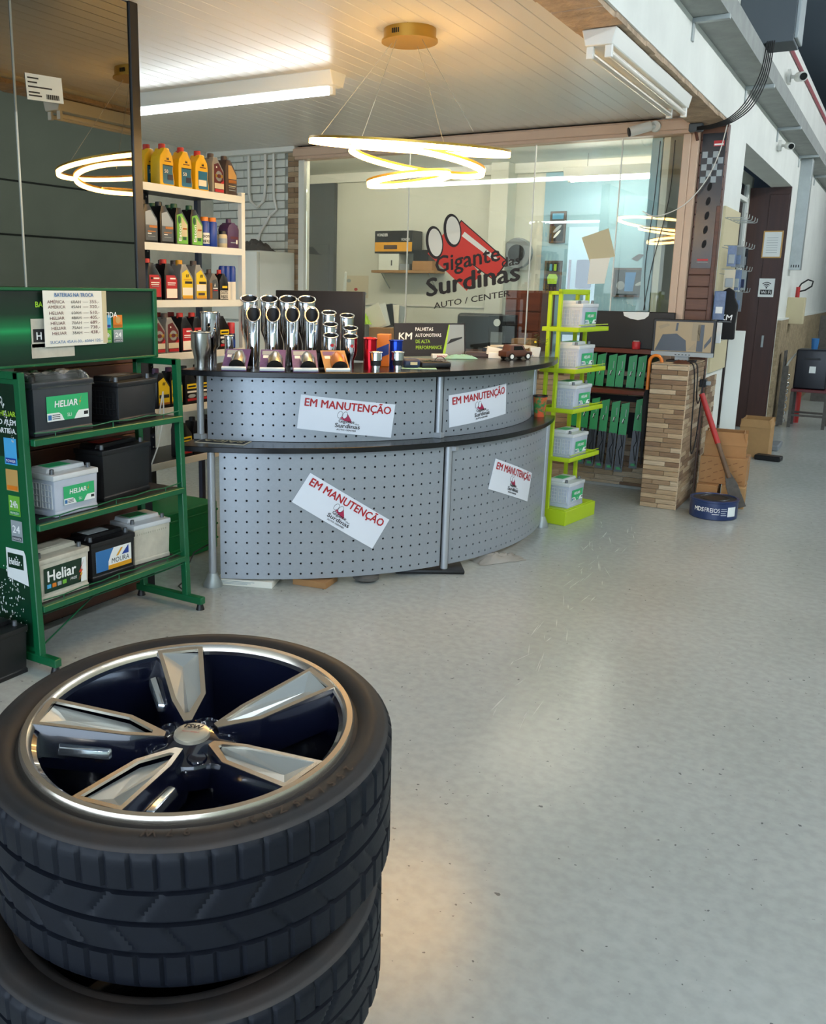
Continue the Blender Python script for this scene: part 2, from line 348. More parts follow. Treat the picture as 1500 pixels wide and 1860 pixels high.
B(-5.12, -1.50, 7.62, 7.76, 0, 0.95).build('sill_wall', 'white_wall', wb, smooth=0)
B(-6.2, -1.53, 7.62, 7.76, 2.885, 3.0).build('wall_head', 'white_wall', wb, smooth=0)
STR = {}
def strip_piece(L, h, t, k):
    key = (round(L, 3), round(h, 3), k)
    if key not in STR: STR[key] = B(-L / 2, L / 2, -t, 0, 0.0012, h - 0.0012).mesh('stone_strip', 'strip_%d' % k, bevel=0.0022, smooth=0)
    return STR[key]
def clad(parent, x0, y0, dirx, length, z0, z1, lens=(0.13, 0.19, 0.26), h=0.045, rz=0):
    """strips in courses on a face starting at (x0,y0) running along dirx"""
    z = z0; row = 0
    while z < z1 - 0.01:
        hh = min(h, z1 - z); p = 0.0
        while p < length - 0.004:
            L = random.choice(lens)
            if p == 0 and row % 2: L *= 0.6
            L = round(min(L, length - p), 3)
            if length - p - L < 0.04: L = round(length - p, 3)
            c = Vector((x0, y0, 0)) + Vector(dirx) * (p + L / 2); t = 0.005 * random.random()
            o = link('stone_strip', strip_piece(round(L - 0.002, 3), hh, 0.012 + t * 0, random.randrange(6)), parent, (c.x, c.y, z), rz)
            n = Vector((math.sin(rz), -math.cos(rz), 0)); o.location += n * t
            p += L
        z += hh; row += 1
clad(wb, -5.26, 7.60, (1, 0, 0), 0.13, 0.9, 2.88, lens=(0.13,), h=0.048)
clad(wb, -2.9, 7.62, (1, 0, 0), 1.33, 0.0, 0.945, lens=(0.16, 0.24, 0.31))
B(-2.45, -1.56, 7.585, 7.62, 0, 0.02).build('kerb', 'grey_concrete', wb, smooth=0)
# wooden slat panel at the right of the office window
wp = struct(B(-1.49, -1.30, 7.64, 7.72, 0, 2.84).build('wall_panel', 'wood_brown', smooth=0))
sl = B(-1.488, -1.302, 7.615, 7.64, 0.002, 0.088).mesh('slat', 'wood_slat', bevel=0.004, smooth=0)
for i in range(20): link('slat', sl, wp, (0, 0, 1.02 + i * 0.09))
B(-1.325, -1.296, 7.60, 7.64, 0.0, 2.25).build('edge_strip', 'wood_brown', wp, bevel=0.003)
# the office window
w1 = struct(link('window_1', None))
def fr(n, *a, mat='frame_wood'): return B(*a).build(n, mat, w1, bevel=0.004)
fr('window_head', -5.14, -1.49, 7.52, 7.66, 2.775, 2.885); fr('head_moulding', -5.14, -1.46, 7.49, 7.52, 2.80, 2.87)
fr('window_post', -1.60, -1.545, 7.54, 7.66, 0.95, 2.775); fr('window_post', -1.545, -1.49, 7.56, 7.66, 0.0, 2.775); fr('window_post', -5.12, -5.055, 7.56, 7.66, 0.0, 2.775, mat='office_white')
fr('window_sill', -5.06, -1.60, 7.56, 7.66, 0.93, 0.97)
sx = [-5.055, -3.95, -2.78, -2.07, -1.60]
for a, b in zip(sx, sx[1:]):
    B(a + 0.002, b - 0.002, 7.60, 7.608, 0.97, 2.775).build('pane', 'office_glass', w1, smooth=0)
for a in sx[1:-1]: B(a - 0.004, a + 0.004, 7.597, 7.611, 0.97, 2.775).build('pane_joint', 'white_plastic', w1, smooth=0)
# office behind the glass
ob = struct(B(-6.6, -1.88, 9.6, 9.7, 0, 3.0).build('wall_office', 'office_white', smooth=0))
B(-3.38, -1.88, 9.585, 9.6, 0, 2.9).build('blue_wall', 'office_blue', ob, smooth=0)
B(-3.90, -3.70, 9.35, 9.6, 0, 2.9).build('column', 'office_white', ob, bevel=0.005)
B(-6.6, -1.88, 9.52, 9.6, 2.80, 2.9).build('cornice', 'white_paint', ob, smooth=0)
B(-5.9, -3.9, 9.585, 9.6, 1.40, 1.42).build('wall_conduit', 'white_plastic', ob, smooth=0)
struct(B(-6.7, -6.6, 7.76, 9.7, 0, 3.0).build('wall_office_left', 'office_white', smooth=0))
struct(B(-1.88, -1.80, 7.76, 9.7, 0, 3.0).build('wall_office_right', 'office_blue', smooth=0))
struct(B(-6.7, -1.8, 7.62, 9.7, 2.9, 3.0).build('ceiling_office', 'white_paint', smooth=0))
d2 = struct(B(-6.42, -5.94, 9.53, 9.6, 0, 2.86).build('door_2', 'grey_box', smooth=0))
B(-6.38, -6.0, 9.515, 9.53, 0.03, 2.1).build('door_leaf', 'grey_box', d2, bevel=0.004)
# tinted glass partition behind the battery rack
wpn = struct(B(-3.42, -3.34, -1.2, 3.46, 0, 1.34).build('wall_partition', 'wood_dark', smooth=0))
pk = B(-3.34, -3.322, -1.2, 3.46, 0.001, 0.118).mesh('plank', 'wood_brown', bevel=0.003, smooth=0)
for i in range(11): link('plank', pk, wpn, (0, 0, i * 0.12 + 0.01))
for y0, y1 in ((0.2, 1.48), (1.485, 2.765), (2.77, 3.45)): B(-3.318, -3.31, y0, y1, 1.34, 2.89).build('tinted_pane', 'tinted_glass', wpn, smooth=0)
B(-3.42, -3.34, -1.2, 3.44, 1.34, 2.9).build('backing_board', 'black_matte', wpn, smooth=0)
B(-3.36, -3.30, 3.45, 3.51, 0, 2.9).build('end_post', 'rack_dark', wpn, bevel=0.004)
B(-3.345, -3.306, 2.763, 2.771, 1.34, 2.89).build('pane_joint', 'galvanised', wpn, smooth=0)
st = thing('product_sticker', 'small white product sticker with a barcode on the dark tinted glass', 'sticker', (-3.309, 2.83, 2.36))
flat(rect(0.20, 0.105), (0, 0, 0), Yv, Zv, 'paper', st, 'sticker')
for k, (a, w) in enumerate(((0.085, 0.06), (0.068, 0.05), (0.05, 0.13), (0.028, 0.06), (0.015, 0.07))): flat(rect(w, 0.006, 0.01, a), (0, 0, 0), Yv, Zv, 'black_print', st, 'print_line', off=0.0016)
for k in range(12): flat(rect(0.003 + 0.002 * (k % 2), 0.02, 0.105 + k * 0.006, 0.01), (0, 0, 0), Yv, Zv, 'black_print', st, 'barcode_bar', off=0.0016)
st.rotation_euler = (R(4), 0, 0)

# ================================================================== LAMPS
def tube_lamp(x0, x1, y, z, label, mat='tube_on', rz=0, group=None, hs=0.109):
    t = thing('tube_light', label, 'light', ((x0 + x1) / 2, y, z), rz, group)
    h = (x1 - x0) / 2
    mb = MB(); mb.prism([(-0.095, hs), (-0.06, 0.025), (0.06, 0.025), (0.095, hs)], -h - 0.06, h + 0.06, lambda a, b, c: (c, a, b)); mb.build('lamp_housing', 'white_paint', t, bevel=0.004)
    MB().cyl((-h, 0, 0), (h, 0, 0), 0.019, n=14).build('tube', mat, t)
    for s in (-1, 1):
        B(s * (h + 0.018) - 0.014, s * (h + 0.018) + 0.014, -0.018, 0.018, -0.022, 0.035).build('lamp_holder', 'white_plastic', t, bevel=0.003)
    return t
tube_lamp(-5.65, -3.24, 5.13, 2.79, 'lit white fluorescent tube light under the plank ceiling above the oil shelves')
tube_lamp(-6.0, -3.75, -1.1, 2.79, 'lit fluorescent tube light on the plank ceiling near the entrance')
tl_ = tube_lamp(-2.95, -2.05, 9.1, 2.66, 'short lit tube light hanging inside the office', 'tube_office')
for x_ in (-0.3, 0.3): MB().cyl((x_, 0, 0.1), (x_, 0, 0.24), 0.004, n=6).build('suspension_wire', 'galvanised', tl_)
for hy in (-2.5, 1.0, 4.5, 8.0, 11.5, 15.0):  # unseen tubes added to light the white wall and floor from the side
    t_ = tube_lamp(2.0 - 1.2, 2.0 + 1.2, hy, 3.72, 'added out of view tube light brightening the workshop wall and floor', 'tube_hall_fill', R(90), group='added workshop fill lights')
    for x_ in (-0.9, 0.9): MB().cyl((x_, 0, 0.1), (x_, 0, 1.28), 0.004, n=6).build('suspension_wire', 'galvanised', t_)
for x_ in (-5.2, -3.1): tube_lamp(x_ - 0.9, x_ + 0.9, 8.02, 2.858, 'added tube light hidden behind the window head to brighten the office', 'tube_office', 0, 'added office fill lights', 0.042)  # hidden tubes added only to brighten the office interior
# pendant with LED rings
pd = thing('ring_pendant', 'gold ceiling pendant with glowing warm LED rings on thin wires', 'pendant lamp', (-2.36, 4.5, 2.9))
MB().lathe([(0.0, 0.0), (0.135, 0.0), (0.135, -0.05), (0.145, -0.052), (0.145, -0.062), (0.0, -0.062)], 40).build('canopy', 'gold', pd)
mb = MB()
for i in range(4): mb.box(-0.03 + i * 0.011, -0.026 + i * 0.011, -0.1385, -0.134, -0.042, -0.02)
mb.build('canopy_vent', 'black_matte', pd, smooth=0)
def ring(r, c, tilt, h=0.035):
    o = link('led_ring', None, pd, c); o.rotation_euler = tilt
    MB().lathe([(r - 0.02, h), (r + 0.004, h), (r + 0.004, h - 0.012), (r - 0.02, h - 0.012), (r - 0.02, h)], 72, caps=False).build('ring_frame', 'gold', o)
    MB().lathe([(r - 0.018, h - 0.012), (r + 0.002, h - 0.012), (r + 0.002, 0.0), (r - 0.018, 0.0), (r - 0.018, h - 0.012)], 72, caps=False).build('ring_diffuser', 'led_on', o)
ring(0.53, (0.0, 0.03, -0.585), (R(4), R(6), 0))
ring(0.36, (0.06, 0.0, -0.66), (R(-5), R(8), 0))
ring(0.22, (0.02, 0.0, -0.75), (R(3), R(-6), 0))
for a, rr in ((200, 0.5), (-20, 0.48), (90, 0.5), (250, 0.34)):
    t = R(a); MB().cyl((0.09 * math.cos(t), 0.09 * math.sin(t), -0.06), (rr * math.cos(t), rr * math.sin(t), -0.55 if rr > 0.4 else -0.63), 0.0013, n=5).build('suspension_wire', 'galvanised', pd)
# unlit twin fitting under the beam
ft = thing('unlit_twin_tube_fitting', 'unlit white twin tube fitting fixed under the concrete beam', 'light', (-1.42, 5.55, 2.83))
mb = MB(); mb.prism([(-0.085, 0.0), (-0.065, -0.075), (0.065, -0.075), (0.085, 0.0)], -0.90, 0.90, lambda a, b, c: (a, c, b)); mb.build('fitting_housing', 'white_plastic', ft, bevel=0.004)
for s in (-1, 1):
    MB().cyl((s * 0.045, -0.86, -0.105), (s * 0.045, 0.86, -0.105), 0.016, n=12).build('unlit_tube', 'tube_off', ft)
    for e in (-1, 1): B(s * 0.045 - 0.018, s * 0.045 + 0.018, e * 0.87 - 0.012, e * 0.87 + 0.012, -0.13, -0.07).build('lamp_holder', 'white_plastic', ft, bevel=0.003)

# ================================================================== COUNTER
LC, LR = (-3.84, 5.44), 1.925
UC, UR = (-3.65, 5.41), 1.645
TOPZ, MIDZ = 1.165, 0.775
ct = thing('reception_counter', 'curved grey perforated metal counter with black shelf and black top', 'counter')
def cp(c, r, a, z): return (c[0] + r * math.cos(R(a)), c[1] + r * math.sin(R(a)), z)
def slab(c, r0, r1, a0, a1, z0, z1, n=48):
    mb = MB(); v = []; f = []
    for i in range(n + 1):
        a = a0 + (a1 - a0) * i / n
        v += [cp(c, r1, a, z0), cp(c, r1, a, z1), cp(c, r0, a, z1), cp(c, r0, a, z0)]
    for i in range(n):
        k = 4 * i
        for j in range(4): f.append((k + j, k + 4 + j, k + 4 + (j + 1) % 4, k + (j + 1) % 4))
    f += [(0, 1, 2, 3), (4 * n + 3, 4 * n + 2, 4 * n + 1, 4 * n)]
    return mb.add(v, f)
def perf(c, r, a0, a1, z0, z1, pitch=0.0578, hole=0.0062):
    nc = max(1, round(R(a1 - a0) * r / pitch)); nr = max(1, round((z1 - z0) / pitch)); mb = MB()
    da = (a1 - a0) / nc; dz = (z1 - z0) / nr; ha = math.degrees(hole / r)
    for i in range(nc):
        for j in range(nr):
            ac = a0 + (i + .5) * da; zc = z0 + (j + .5) * dz
            outer = [(-1, -1), (0, -1), (1, -1), (1, 0), (1, 1), (0, 1), (-1, 1), (-1, 0)]
            v = [cp(c, r, ac + x * da / 2, zc + y * dz / 2) for x, y in outer]
            inn = [(math.cos(t), math.sin(t)) for t in [R(-135 + 45 * k) for k in range(8)]]
            v += [cp(c, r, ac + x * ha, zc + y * hole) for x, y in inn]
            v += [cp(c, r - 0.004, ac + x * ha, zc + y * hole) for x, y in inn]
            mb.add(v, [(k, (k + 1) % 8, 8 + (k + 1) % 8, 8 + k) for k in range(8)] + [(8 + k, 8 + (k + 1) % 8, 16 + (k + 1) % 8, 16 + k) for k in range(8)])
    return mb
perf(LC, LR, -64.3, -26.3, 0.045, 0.742).build('lower_panel', 'panel_grey', ct, smooth=30)
perf(LC, LR, -24.4, 14.6, 0.045, 0.742).build('lower_panel', 'panel_grey', ct, smooth=30)
perf(UC, UR, -73.6, -28.2, MIDZ + 0.002, 1.133).build('upper_panel', 'panel_grey', ct, smooth=30)
perf(UC, UR, -26.2, 18.0, MIDZ + 0.002, 1.133).build('upper_panel', 'panel_grey', ct, smooth=30)
slab(LC, LR - 0.05, LR - 0.02, -64, 14.4, 0.06, 0.742).build('lower_light_block', 'black_matte', ct)  # black sheet added behind the holes to block light and keep them dark
slab(UC, UR - 0.05, UR - 0.02, -73.4, 17.8, MIDZ + 0.002, 1.133).build('upper_light_block', 'black_matte', ct)  # same added light block behind the upper holes
slab(LC, 1.50, LR + 0.045, -70.5, 16.2, 0.745, MIDZ).build('middle_shelf', 'laminate_black', ct, bevel=0.003)
slab(UC, 1.15, UR + 0.15, -76.5, 20.8, 1.135, TOPZ, 64).build('counter_top', 'laminate_black', ct, bevel=0.003)
for a, foot in ((-65.6, 1), (-25.3, 0), (15.4, 1)):
    p = cp(LC, LR + 0.0, a, 0)
    po = MB().cyl((p[0], p[1], 0.01), (p[0], p[1], 0.745), 0.021, n=18).build('lower_post', 'post_grey', ct)
    if foot: MB().lathe([(0, 0), (0.052, 0), (0.052, 0.012), (0.036, 0.05), (0.026, 0.075), (0, 0.075)], 24, (p[0], p[1], 0)).build('post_foot', 'galvanised', po)
    else:
        q = cp(LC, LR + 0.012, a + 0.9, 0); B(q[0] - 0.02, q[0] + 0.02, q[1] - 0.02, q[1] + 0.02, 0.712, 0.742).build('shelf_bracket', 'post_grey', po, bevel=0.003)
for a in (-75.0, -27.2, 18.9):
    p = cp(UC, UR, a, 0)
    po = MB().cyl((p[0], p[1], MIDZ), (p[0], p[1], 1.135), 0.019, n=18).build('upper_post', 'post_grey', ct)
    B(p[0] - 0.03, p[0] + 0.03, p[1] - 0.028, p[1] + 0.02, MIDZ, MIDZ + 0.03).build('post_clamp', 'post_grey', po, bevel=0.003)
# the "EM MANUTENCAO" boards, bent round the panels
def board(c, r, a, z, rot, label, w=0.53, h=0.185):
    t = thing('maintenance_sign', label, 'sign', cp(c, r + 0.002, a, z))
    base = Vector(cp(c, r + 0.002, a, z)); cr, sr = math.cos(R(rot)), math.sin(R(rot))
    def w_(x, y, off=0.0):
        u = x * cr - y * sr; v = x * sr + y * cr
        return Vector(cp(c, r + 0.002 + off, a + math.degrees(u / r), z + v)) - base
    mb = MB(); n = 16; v = []; f = []
    for i in range(n + 1):
        x = -w / 2 + w * i / n
        v += [w_(x, -h / 2, 0), w_(x, h / 2, 0), w_(x, h / 2, 0.003), w_(x, -h / 2, 0.003)]
    for i in range(n):
        k = 4 * i
        for j in range(4): f.append((k + j, k + 4 + j, k + 4 + (j + 1) % 4, k + (j + 1) % 4))
    f += [(0, 1, 2, 3), (4 * n + 3, 4 * n + 2, 4 * n + 1, 4 * n)]
    mb.add(v, f).build('sign_board', 'sticker_white', t)
    text('EM MANUTENÇÃO', 0.060, (0, 0, 0), X, Zv, 'red_label', t, bold=0.045, width=0.485, wrap=lambda x, y: w_(x - 0.243 - 0.0, y + 0.036, 0.0042))
    def poly(ps, mat, nm, off):
        m2 = MB(); m2.add([w_(x, y, off) for x, y in ps], [list(range(len(ps)))]); return m2.build(nm, mat, t, smooth=0)
    for ex in (-0.042, -0.014):
        poly(ell(ex, 0.008, 0.0135, 0.020, R(-15)), 'logo_black', 'logo_ring', 0.0040); poly(ell(ex, 0.008, 0.0115, 0.018, R(-15)), 'sticker_white', 'logo_ring_face', 0.0046)
    poly([(-0.003, 0.02), (0.022, -0.015), (0.03, -0.035), (-0.028, -0.018)], 'crimson', 'logo_pipe', 0.0036)
    poly([(-0.028, 0.0), (-0.018, -0.014), (-0.04, -0.014)], 'crimson', 'logo_pipe', 0.0036)
    text('Gigante', 0.026, (0, 0, 0), X, Zv, 'logo_black', t, bold=0.015, width=0.088, wrap=lambda x, y: w_(x - 0.047, y - 0.034, 0.0048))
    text('das', 0.012, (0, 0, 0), X, Zv, 'logo_black', t, width=0.026, wrap=lambda x, y: w_(x + 0.044, y - 0.04, 0.0048))
    text('Surdinas', 0.032, (0, 0, 0), X, Zv, 'logo_black', t, bold=0.02, width=0.14, wrap=lambda x, y: w_(x - 0.064, y - 0.061, 0.0048))
    text('AUTO CENTER', 0.012, (0, 0, 0), X, Zv, 'logo_black', t, bold=0.02, width=0.11, wrap=lambda x, y: w_(x - 0.052, y - 0.077, 0.0048))
    return t
board(UC, UR, -46.8, 0.914, -6.5, 'white maintenance sign with red letters on the upper panel left of the post')
board(UC, UR, -15.6, 0.938, 4, 'white maintenance sign with red letters on the upper panel nearer the yellow rack')
board(LC, LR, -44.7, 0.416, -32, 'strongly tilted white maintenance sign on the lower panel')
board(LC, LR, -6.8, 0.457, -18, 'slightly tilted white maintenance sign on the lower panel nearer the yellow rack')
# SAIDA sign lying on the middle shelf
sd = thing('exit_sign', 'black and pale yellow sign reading SAIDA lying upside down on the counter shelf', 'sign', (-3.06, 3.81, MIDZ), R(17))
B(-0.14, 0.14, -0.06, 0.06, 0, 0.003).build('sign_board', 'paper_dirty', sd, smooth=0)
B(-0.133, 0.133, -0.053, 0.053, 0.003, 0.0036).build('sign_face', 'black_print', sd, smooth=0)
text('SAÍDA', 0.075, (0.118, 0.03, 0.0042), (-1, 0, 0), (0, -1, 0), 'cork', sd, bold=0.03, width=0.235)
# printed cup on the middle shelf
cu = thing('printed_cup', 'orange and green printed plastic cup on the end of the counter shelf', 'cup', (-2.02, 5.88, MIDZ))
MB().lathe([(0, 0), (0.034, 0), (0.047, 0.135), (0.043, 0.135), (0.031, 0.004), (0, 0.004)], 24).build('cup_body', 'cup_orange', cu)
MB().lathe([(0.0465, 0.132), (0.0495, 0.134), (0.0495, 0.142), (0.044, 0.142), (0.044, 0.132)], 24, caps=False).build('cup_rim', 'black_plastic', cu)
# things shoved under the counter
o = B(-0.16, 0.16, -0.1, 0.1, 0, 0.036).build('white_carton', 'paper', None, (-2.93, 3.86, 0), R(20), bevel=0.002); tag(o, 'flat white printed carton under the counter beside its foot', 'box')
for k in range(3): B(-0.145, 0.06 - 0.02 * k, -0.1012, -0.1, 0.024 - 0.007 * k, 0.027 - 0.007 * k).build('print_line', 'label_grey', o, smooth=0)
o = B(-0.1, 0.1, -0.08, 0.08, 0, 0.036).build('flat_cardboard_piece', 'cardboard', None, (-2.61, 4.04, 0), R(8), bevel=0.002); tag(o, 'flat brown cardboard box under the counter', 'box')
o = MB().lathe([(0, 0), (0.05, 0), (0.075, 0.014), (0.075, 0.03), (0.06, 0.04), (0, 0.045)], 20).build('crushed_bag', 'cloth_grey', None, (-2.40, 4.24, 0)); tag(o, 'crumpled grey green bag under the counter', 'bag')
o = B(-0.2, 0.2, -0.1, 0.1, 0, 0.025).build('dark_tray', 'black_plastic', None, (-2.20, 4.62, 0), R(32), bevel=0.008, seg=2); tag(o, 'flat dark plastic tray under the counter', 'tray')
def crumple(name, mat, w, d, h, loc, rz, label, cat, seed=1, n=14):
    random.seed(seed); mb = MB(); v = []; f = []
    for j in range(n):
        for i in range(n):
            u = i / (n - 1) - .5; q = j / (n - 1) - .5; e = max(0, 1 - (2 * abs(u)) ** 3) * max(0, 1 - (2 * abs(q)) ** 3)
            v.append((u * w * (1 + .15 * random.random()), q * d * (1 + .2 * random.random()), 0.002 + e * h * (0.35 + 0.65 * random.random())))
    for j in range(n - 1):
        for i in range(n - 1): f.append((j * n + i, j * n + i + 1, (j + 1) * n + i + 1, (j + 1) * n + i))
    b = len(v); v += [(x, y, 0.0) for x, y, z in v]
    mb.add(v, f + [[i + b for i in q][::-1] for q in f])
    o = mb.build(name, mat, None, loc, rz, smooth=60); tag(o, label, cat); random.seed(11 + seed); return o
crumple('plastic_bag', 'translucent_bag', 0.30, 0.12, 0.05, (-1.93, 5.02, 0), R(55), 'crumpled clear plastic bag on the floor in front of the counter', 'bag', 3)
o = MB().tube([(-3.2, 3.62, 0.01), (-3.17, 3.55, 0.012), (-3.1, 3.5, 0.02), (-3.08, 3.52, 0.14), (-3.1, 3.6, 0.2), (-3.1, 3.75, 0.22)], 0.004, 6).build('power_cable', 'cable_black'); tag(o, 'black cable looping on the floor beside the counter foot', 'cable')

# ================================================================== BATTERIES
def bolt(o, s, right, upv, mat, parent, off=0.0018):
    flat([(0, 0), (0.35 * s, 0.55 * s), (0.16 * s, 0.55 * s), (0.45 * s, 1.1 * s), (0.05 * s, 0.42 * s), (0.22 * s, 0.42 * s)][::-1], o, right, upv, mat, parent, 'bolt_mark', off=off)
def battery(name, label, L=0.242, Wd=0.175, H=0.19, case='battery_white', lid='battery_white', style=None, grid=False, loc=(0, 0, 0), rz=0, group=None, film=False, top='label_grey'):
    t = thing(name, label, 'battery', loc, rz, group)
    hl, hw = L / 2, Wd / 2; hb = H - 0.035
    mb = MB(); mb.add([(x * hw * k, y * hl * k2, z) for z, k, k2 in ((0, 0.93, 0.95), (0.018, 0.93, 0.95), (0.022, 0.90, 0.925), (hb, 0.95, 0.965)) for x, y in ((-1, -1), (1, -1), (1, 1), (-1, 1))],
        [(3, 2, 1, 0), (12, 13, 14, 15)] + [(4 * k + j, 4 * k + (j + 1) % 4, 4 * k + 4 + (j + 1) % 4, 4 * k + 4 + j) for k in range(3) for j in range(4)])
    mb.build('case', case, t, bevel=0.004, seg=2)
    li = B(-hw, hw, -hl, hl, hb - 0.002, hb + 0.022).build('lid', lid, t, bevel=0.004, seg=2)
    mb = MB(); mb.prism([(-hl * 0.86, 0), (hl * 0.86, 0), (hl * 0.80, 0.022), (-hl * 0.80, 0.022)], -hw * 0.86, hw * 0.28, lambda a, b, c: (c, a, hb + 0.021 + b)); mb.build('lid_cover', lid, li, bevel=0.003)
    B(-hw * 0.70, hw * 0.12, -hl * 0.62, hl * 0.30, hb + 0.043, hb + 0.0445).build('top_label', top, li, smooth=0)
    for s in (-1, 1): MB().cyl((hw * 0.58, s * hl * 0.80, hb + 0.02), (hw * 0.58, s * hl * 0.80, hb + 0.043), 0.0105, 0.009, n=12).build('terminal', 'lead', t)
    if grid:
        mb = MB(); y = -hl * 0.945 - 0.0016
        for sx in (-1, 1):
            cx = sx * hw * 0.42
            for k in range(4): mb.box(cx - 0.03 + k * 0.02 - 0.0012, cx - 0.03 + k * 0.02 + 0.0012, y - 0.003, y + 0.004, 0.035, hb - 0.02)
            for k in range(5): mb.box(cx - 0.03, cx + 0.03, y - 0.003, y + 0.004, 0.035 + k * (hb - 0.055) / 4 - 0.0012, 0.035 + k * (hb - 0.055) / 4 + 0.0012)
        mb.build('side_grid', lid if case != 'battery_black' else 'black_plastic', t, smooth=0)
    fx = hw * 0.955
    if style == 'heliar':
        w = L * 0.68; h = w * 0.46; z0 = hb * 0.5 - h * 0.42; y0 = -w * 0.42
        lb = flat(rect(w, h), (fx, y0, z0), Yv, Zv, 'label_green', t, 'front_label')
        flat([(0, 0), (w * 0.40, 0), (w * 0.34, h * 0.24), (w * 0.28, h * 0.33), (0, h * 0.33)], (fx, y0, z0), Yv, Zv, 'label_white', lb, 'label_band', off=0.0015)
        flat([(w * 0.64, 0), (w, 0), (w, h * 0.33), (w * 0.76, h * 0.33), (w * 0.70, h * 0.2)], (fx, y0, z0), Yv, Zv, 'label_white', lb, 'label_band', off=0.0015)
        flat(rect(w * 0.08, h * 0.2, w * 0.02, h * 0.06), (fx, y0, z0), Yv, Zv, 'blue_print', lb, 'label_icon', off=0.0022)
        for k in range(3): flat(rect(w * 0.18, h * 0.03, w * 0.12, h * (0.08 + 0.075 * k)), (fx, y0, z0), Yv, Zv, 'black_print', lb, 'print_line', off=0.0022)
        flat(rect(w * 0.1, h * 0.14, w * 0.88, h * 0.12), (fx, y0, z0), Yv, Zv, 'black_print', lb, 'label_icon', off=0.0022)
        text('HELIAR', h * 0.36, (fx + 0.0022, y0 + w * 0.17, z0 + h * 0.55), Yv, Zv, 'white_print', lb, bold=0.045, width=w * 0.56, shear=0.12)
        text('SLI', h * 0.2, (fx + 0.0022, y0 + w * 0.47, z0 + h * 0.13), Yv, Zv, 'white_print', lb, width=w * 0.1)
        bolt((fx, y0 + w * 0.76, z0 + h * 0.5), h * 0.38, Yv, Zv, 'amber_yellow', lb)
    elif style == 'heliar_old':
        w = L * 0.84; h = hb * 0.66; z0 = hb * 0.22; y0 = -w * 0.5
        lb = flat(rect(w, h), (fx, y0, z0), Yv, Zv, 'green_dark_print', t, 'front_label')
        flat([(w * 0.86, 0), (w, 0), (w, h), (w * 0.90, h)], (fx, y0, z0), Yv, Zv, 'label_white', lb, 'label_band', off=0.0015)
        text('Heliar', h * 0.62, (fx + 0.0022, y0 + w * 0.06, z0 + h * 0.44), Yv, Zv, 'white_print', lb, bold=0.04, width=w * 0.68)
        bolt((fx, y0 + w * 0.80, z0 + h * 0.12), h * 0.72, Yv, Zv, 'logo_red', lb, off=0.0022); bolt((fx, y0 + w * 0.82, z0 + h * 0.1), h * 0.5, Yv, Zv, 'amber_yellow', lb, off=0.003)
        for k, m in enumerate(('sky_print', 'orange', 'label_grey', 'lime_green')): flat(rect(w * 0.09, h * 0.16, w * (0.06 + 0.12 * k), h * 0.16), (fx, y0, z0), Yv, Zv, m, lb, 'label_icon', off=0.0015)
        text('FREE', h * 0.15, (fx + 0.0022, y0 + w * 0.6, z0 + h * 0.22), Yv, Zv, 'white_print', lb, width=w * 0.16, shear=0.2)
    elif style == 'moura':
        w = L * 0.80; h = hb * 0.62; z0 = hb * 0.24; y0 = -w * 0.5
        lb = flat(rect(w, h), (fx, y0, z0), Yv, Zv, 'label_white', t, 'front_label')
        flat([(0, 0), (w * 0.33, 0), (w * 0.34, h * 0.4), (w * 0.42, h * 0.75), (w * 0.5, h), (0, h)], (fx, y0, z0), Yv, Zv, 'blue_print', lb, 'label_band', off=0.0015)
        flat([(w * 0.33, 0), (w, 0), (w, h * 0.2), (w * 0.34, h * 0.2)], (fx, y0, z0), Yv, Zv, 'amber_yellow', lb, 'label_band', off=0.0015)
        text('MOURA', h * 0.34, (fx + 0.0022, y0 + w * 0.42, z0 + h * 0.26), Yv, Zv, 'black_print', lb, width=w * 0.5, shear=0.1)
        flat([(w * 0.56, h * 0.56), (w * 0.62, h * 0.56), (w * 0.76, h * 0.9), (w * 0.70, h * 0.9)], (fx, y0, z0), Yv, Zv, 'amber_yellow', lb, 'logo_mark', off=0.0022)
        flat([(w * 0.72, h * 0.56), (w * 0.92, h * 0.56), (w * 0.92, h * 0.96)], (fx, y0, z0), Yv, Zv, 'blue_deep', lb, 'logo_mark', off=0.0022)
    elif style == 'cells':
        mb = MB()
        for k in range(14): mb.box(fx - 0.003, fx + 0.001, -hl * 0.8 + k * L * 0.118 * 0.5, -hl * 0.8 + k * L * 0.059 + 0.006, hb - 0.03, hb - 0.022)
        mb.build('edge_notches', 'battery_dirty', t, smooth=0)
    if film: crumple_film(t, hw, hl, hb)
    return t
def crumple_film(t, hw, hl, hb):
    random.seed(5); n = 12; v = []; f = []
    for j in range(n):
        for i in range(n):
            u = i / (n - 1) * 2 - 1; q = j / (n - 1) * 2 - 1; e = max(abs(u), abs(q))
            v.append((u * (hw + 0.002), q * (hl + 0.002), hb + 0.046 + 0.016 * random.random() if e < 0.9 else hb - 0.004))
    for j in range(n - 1):
        for i in range(n - 1): f.append((j * n + i, j * n + i + 1, (j + 1) * n + i + 1, (j + 1) * n + i))
    MB().add(v, f).build('plastic_wrap', 'wrap_film', t, smooth=20)

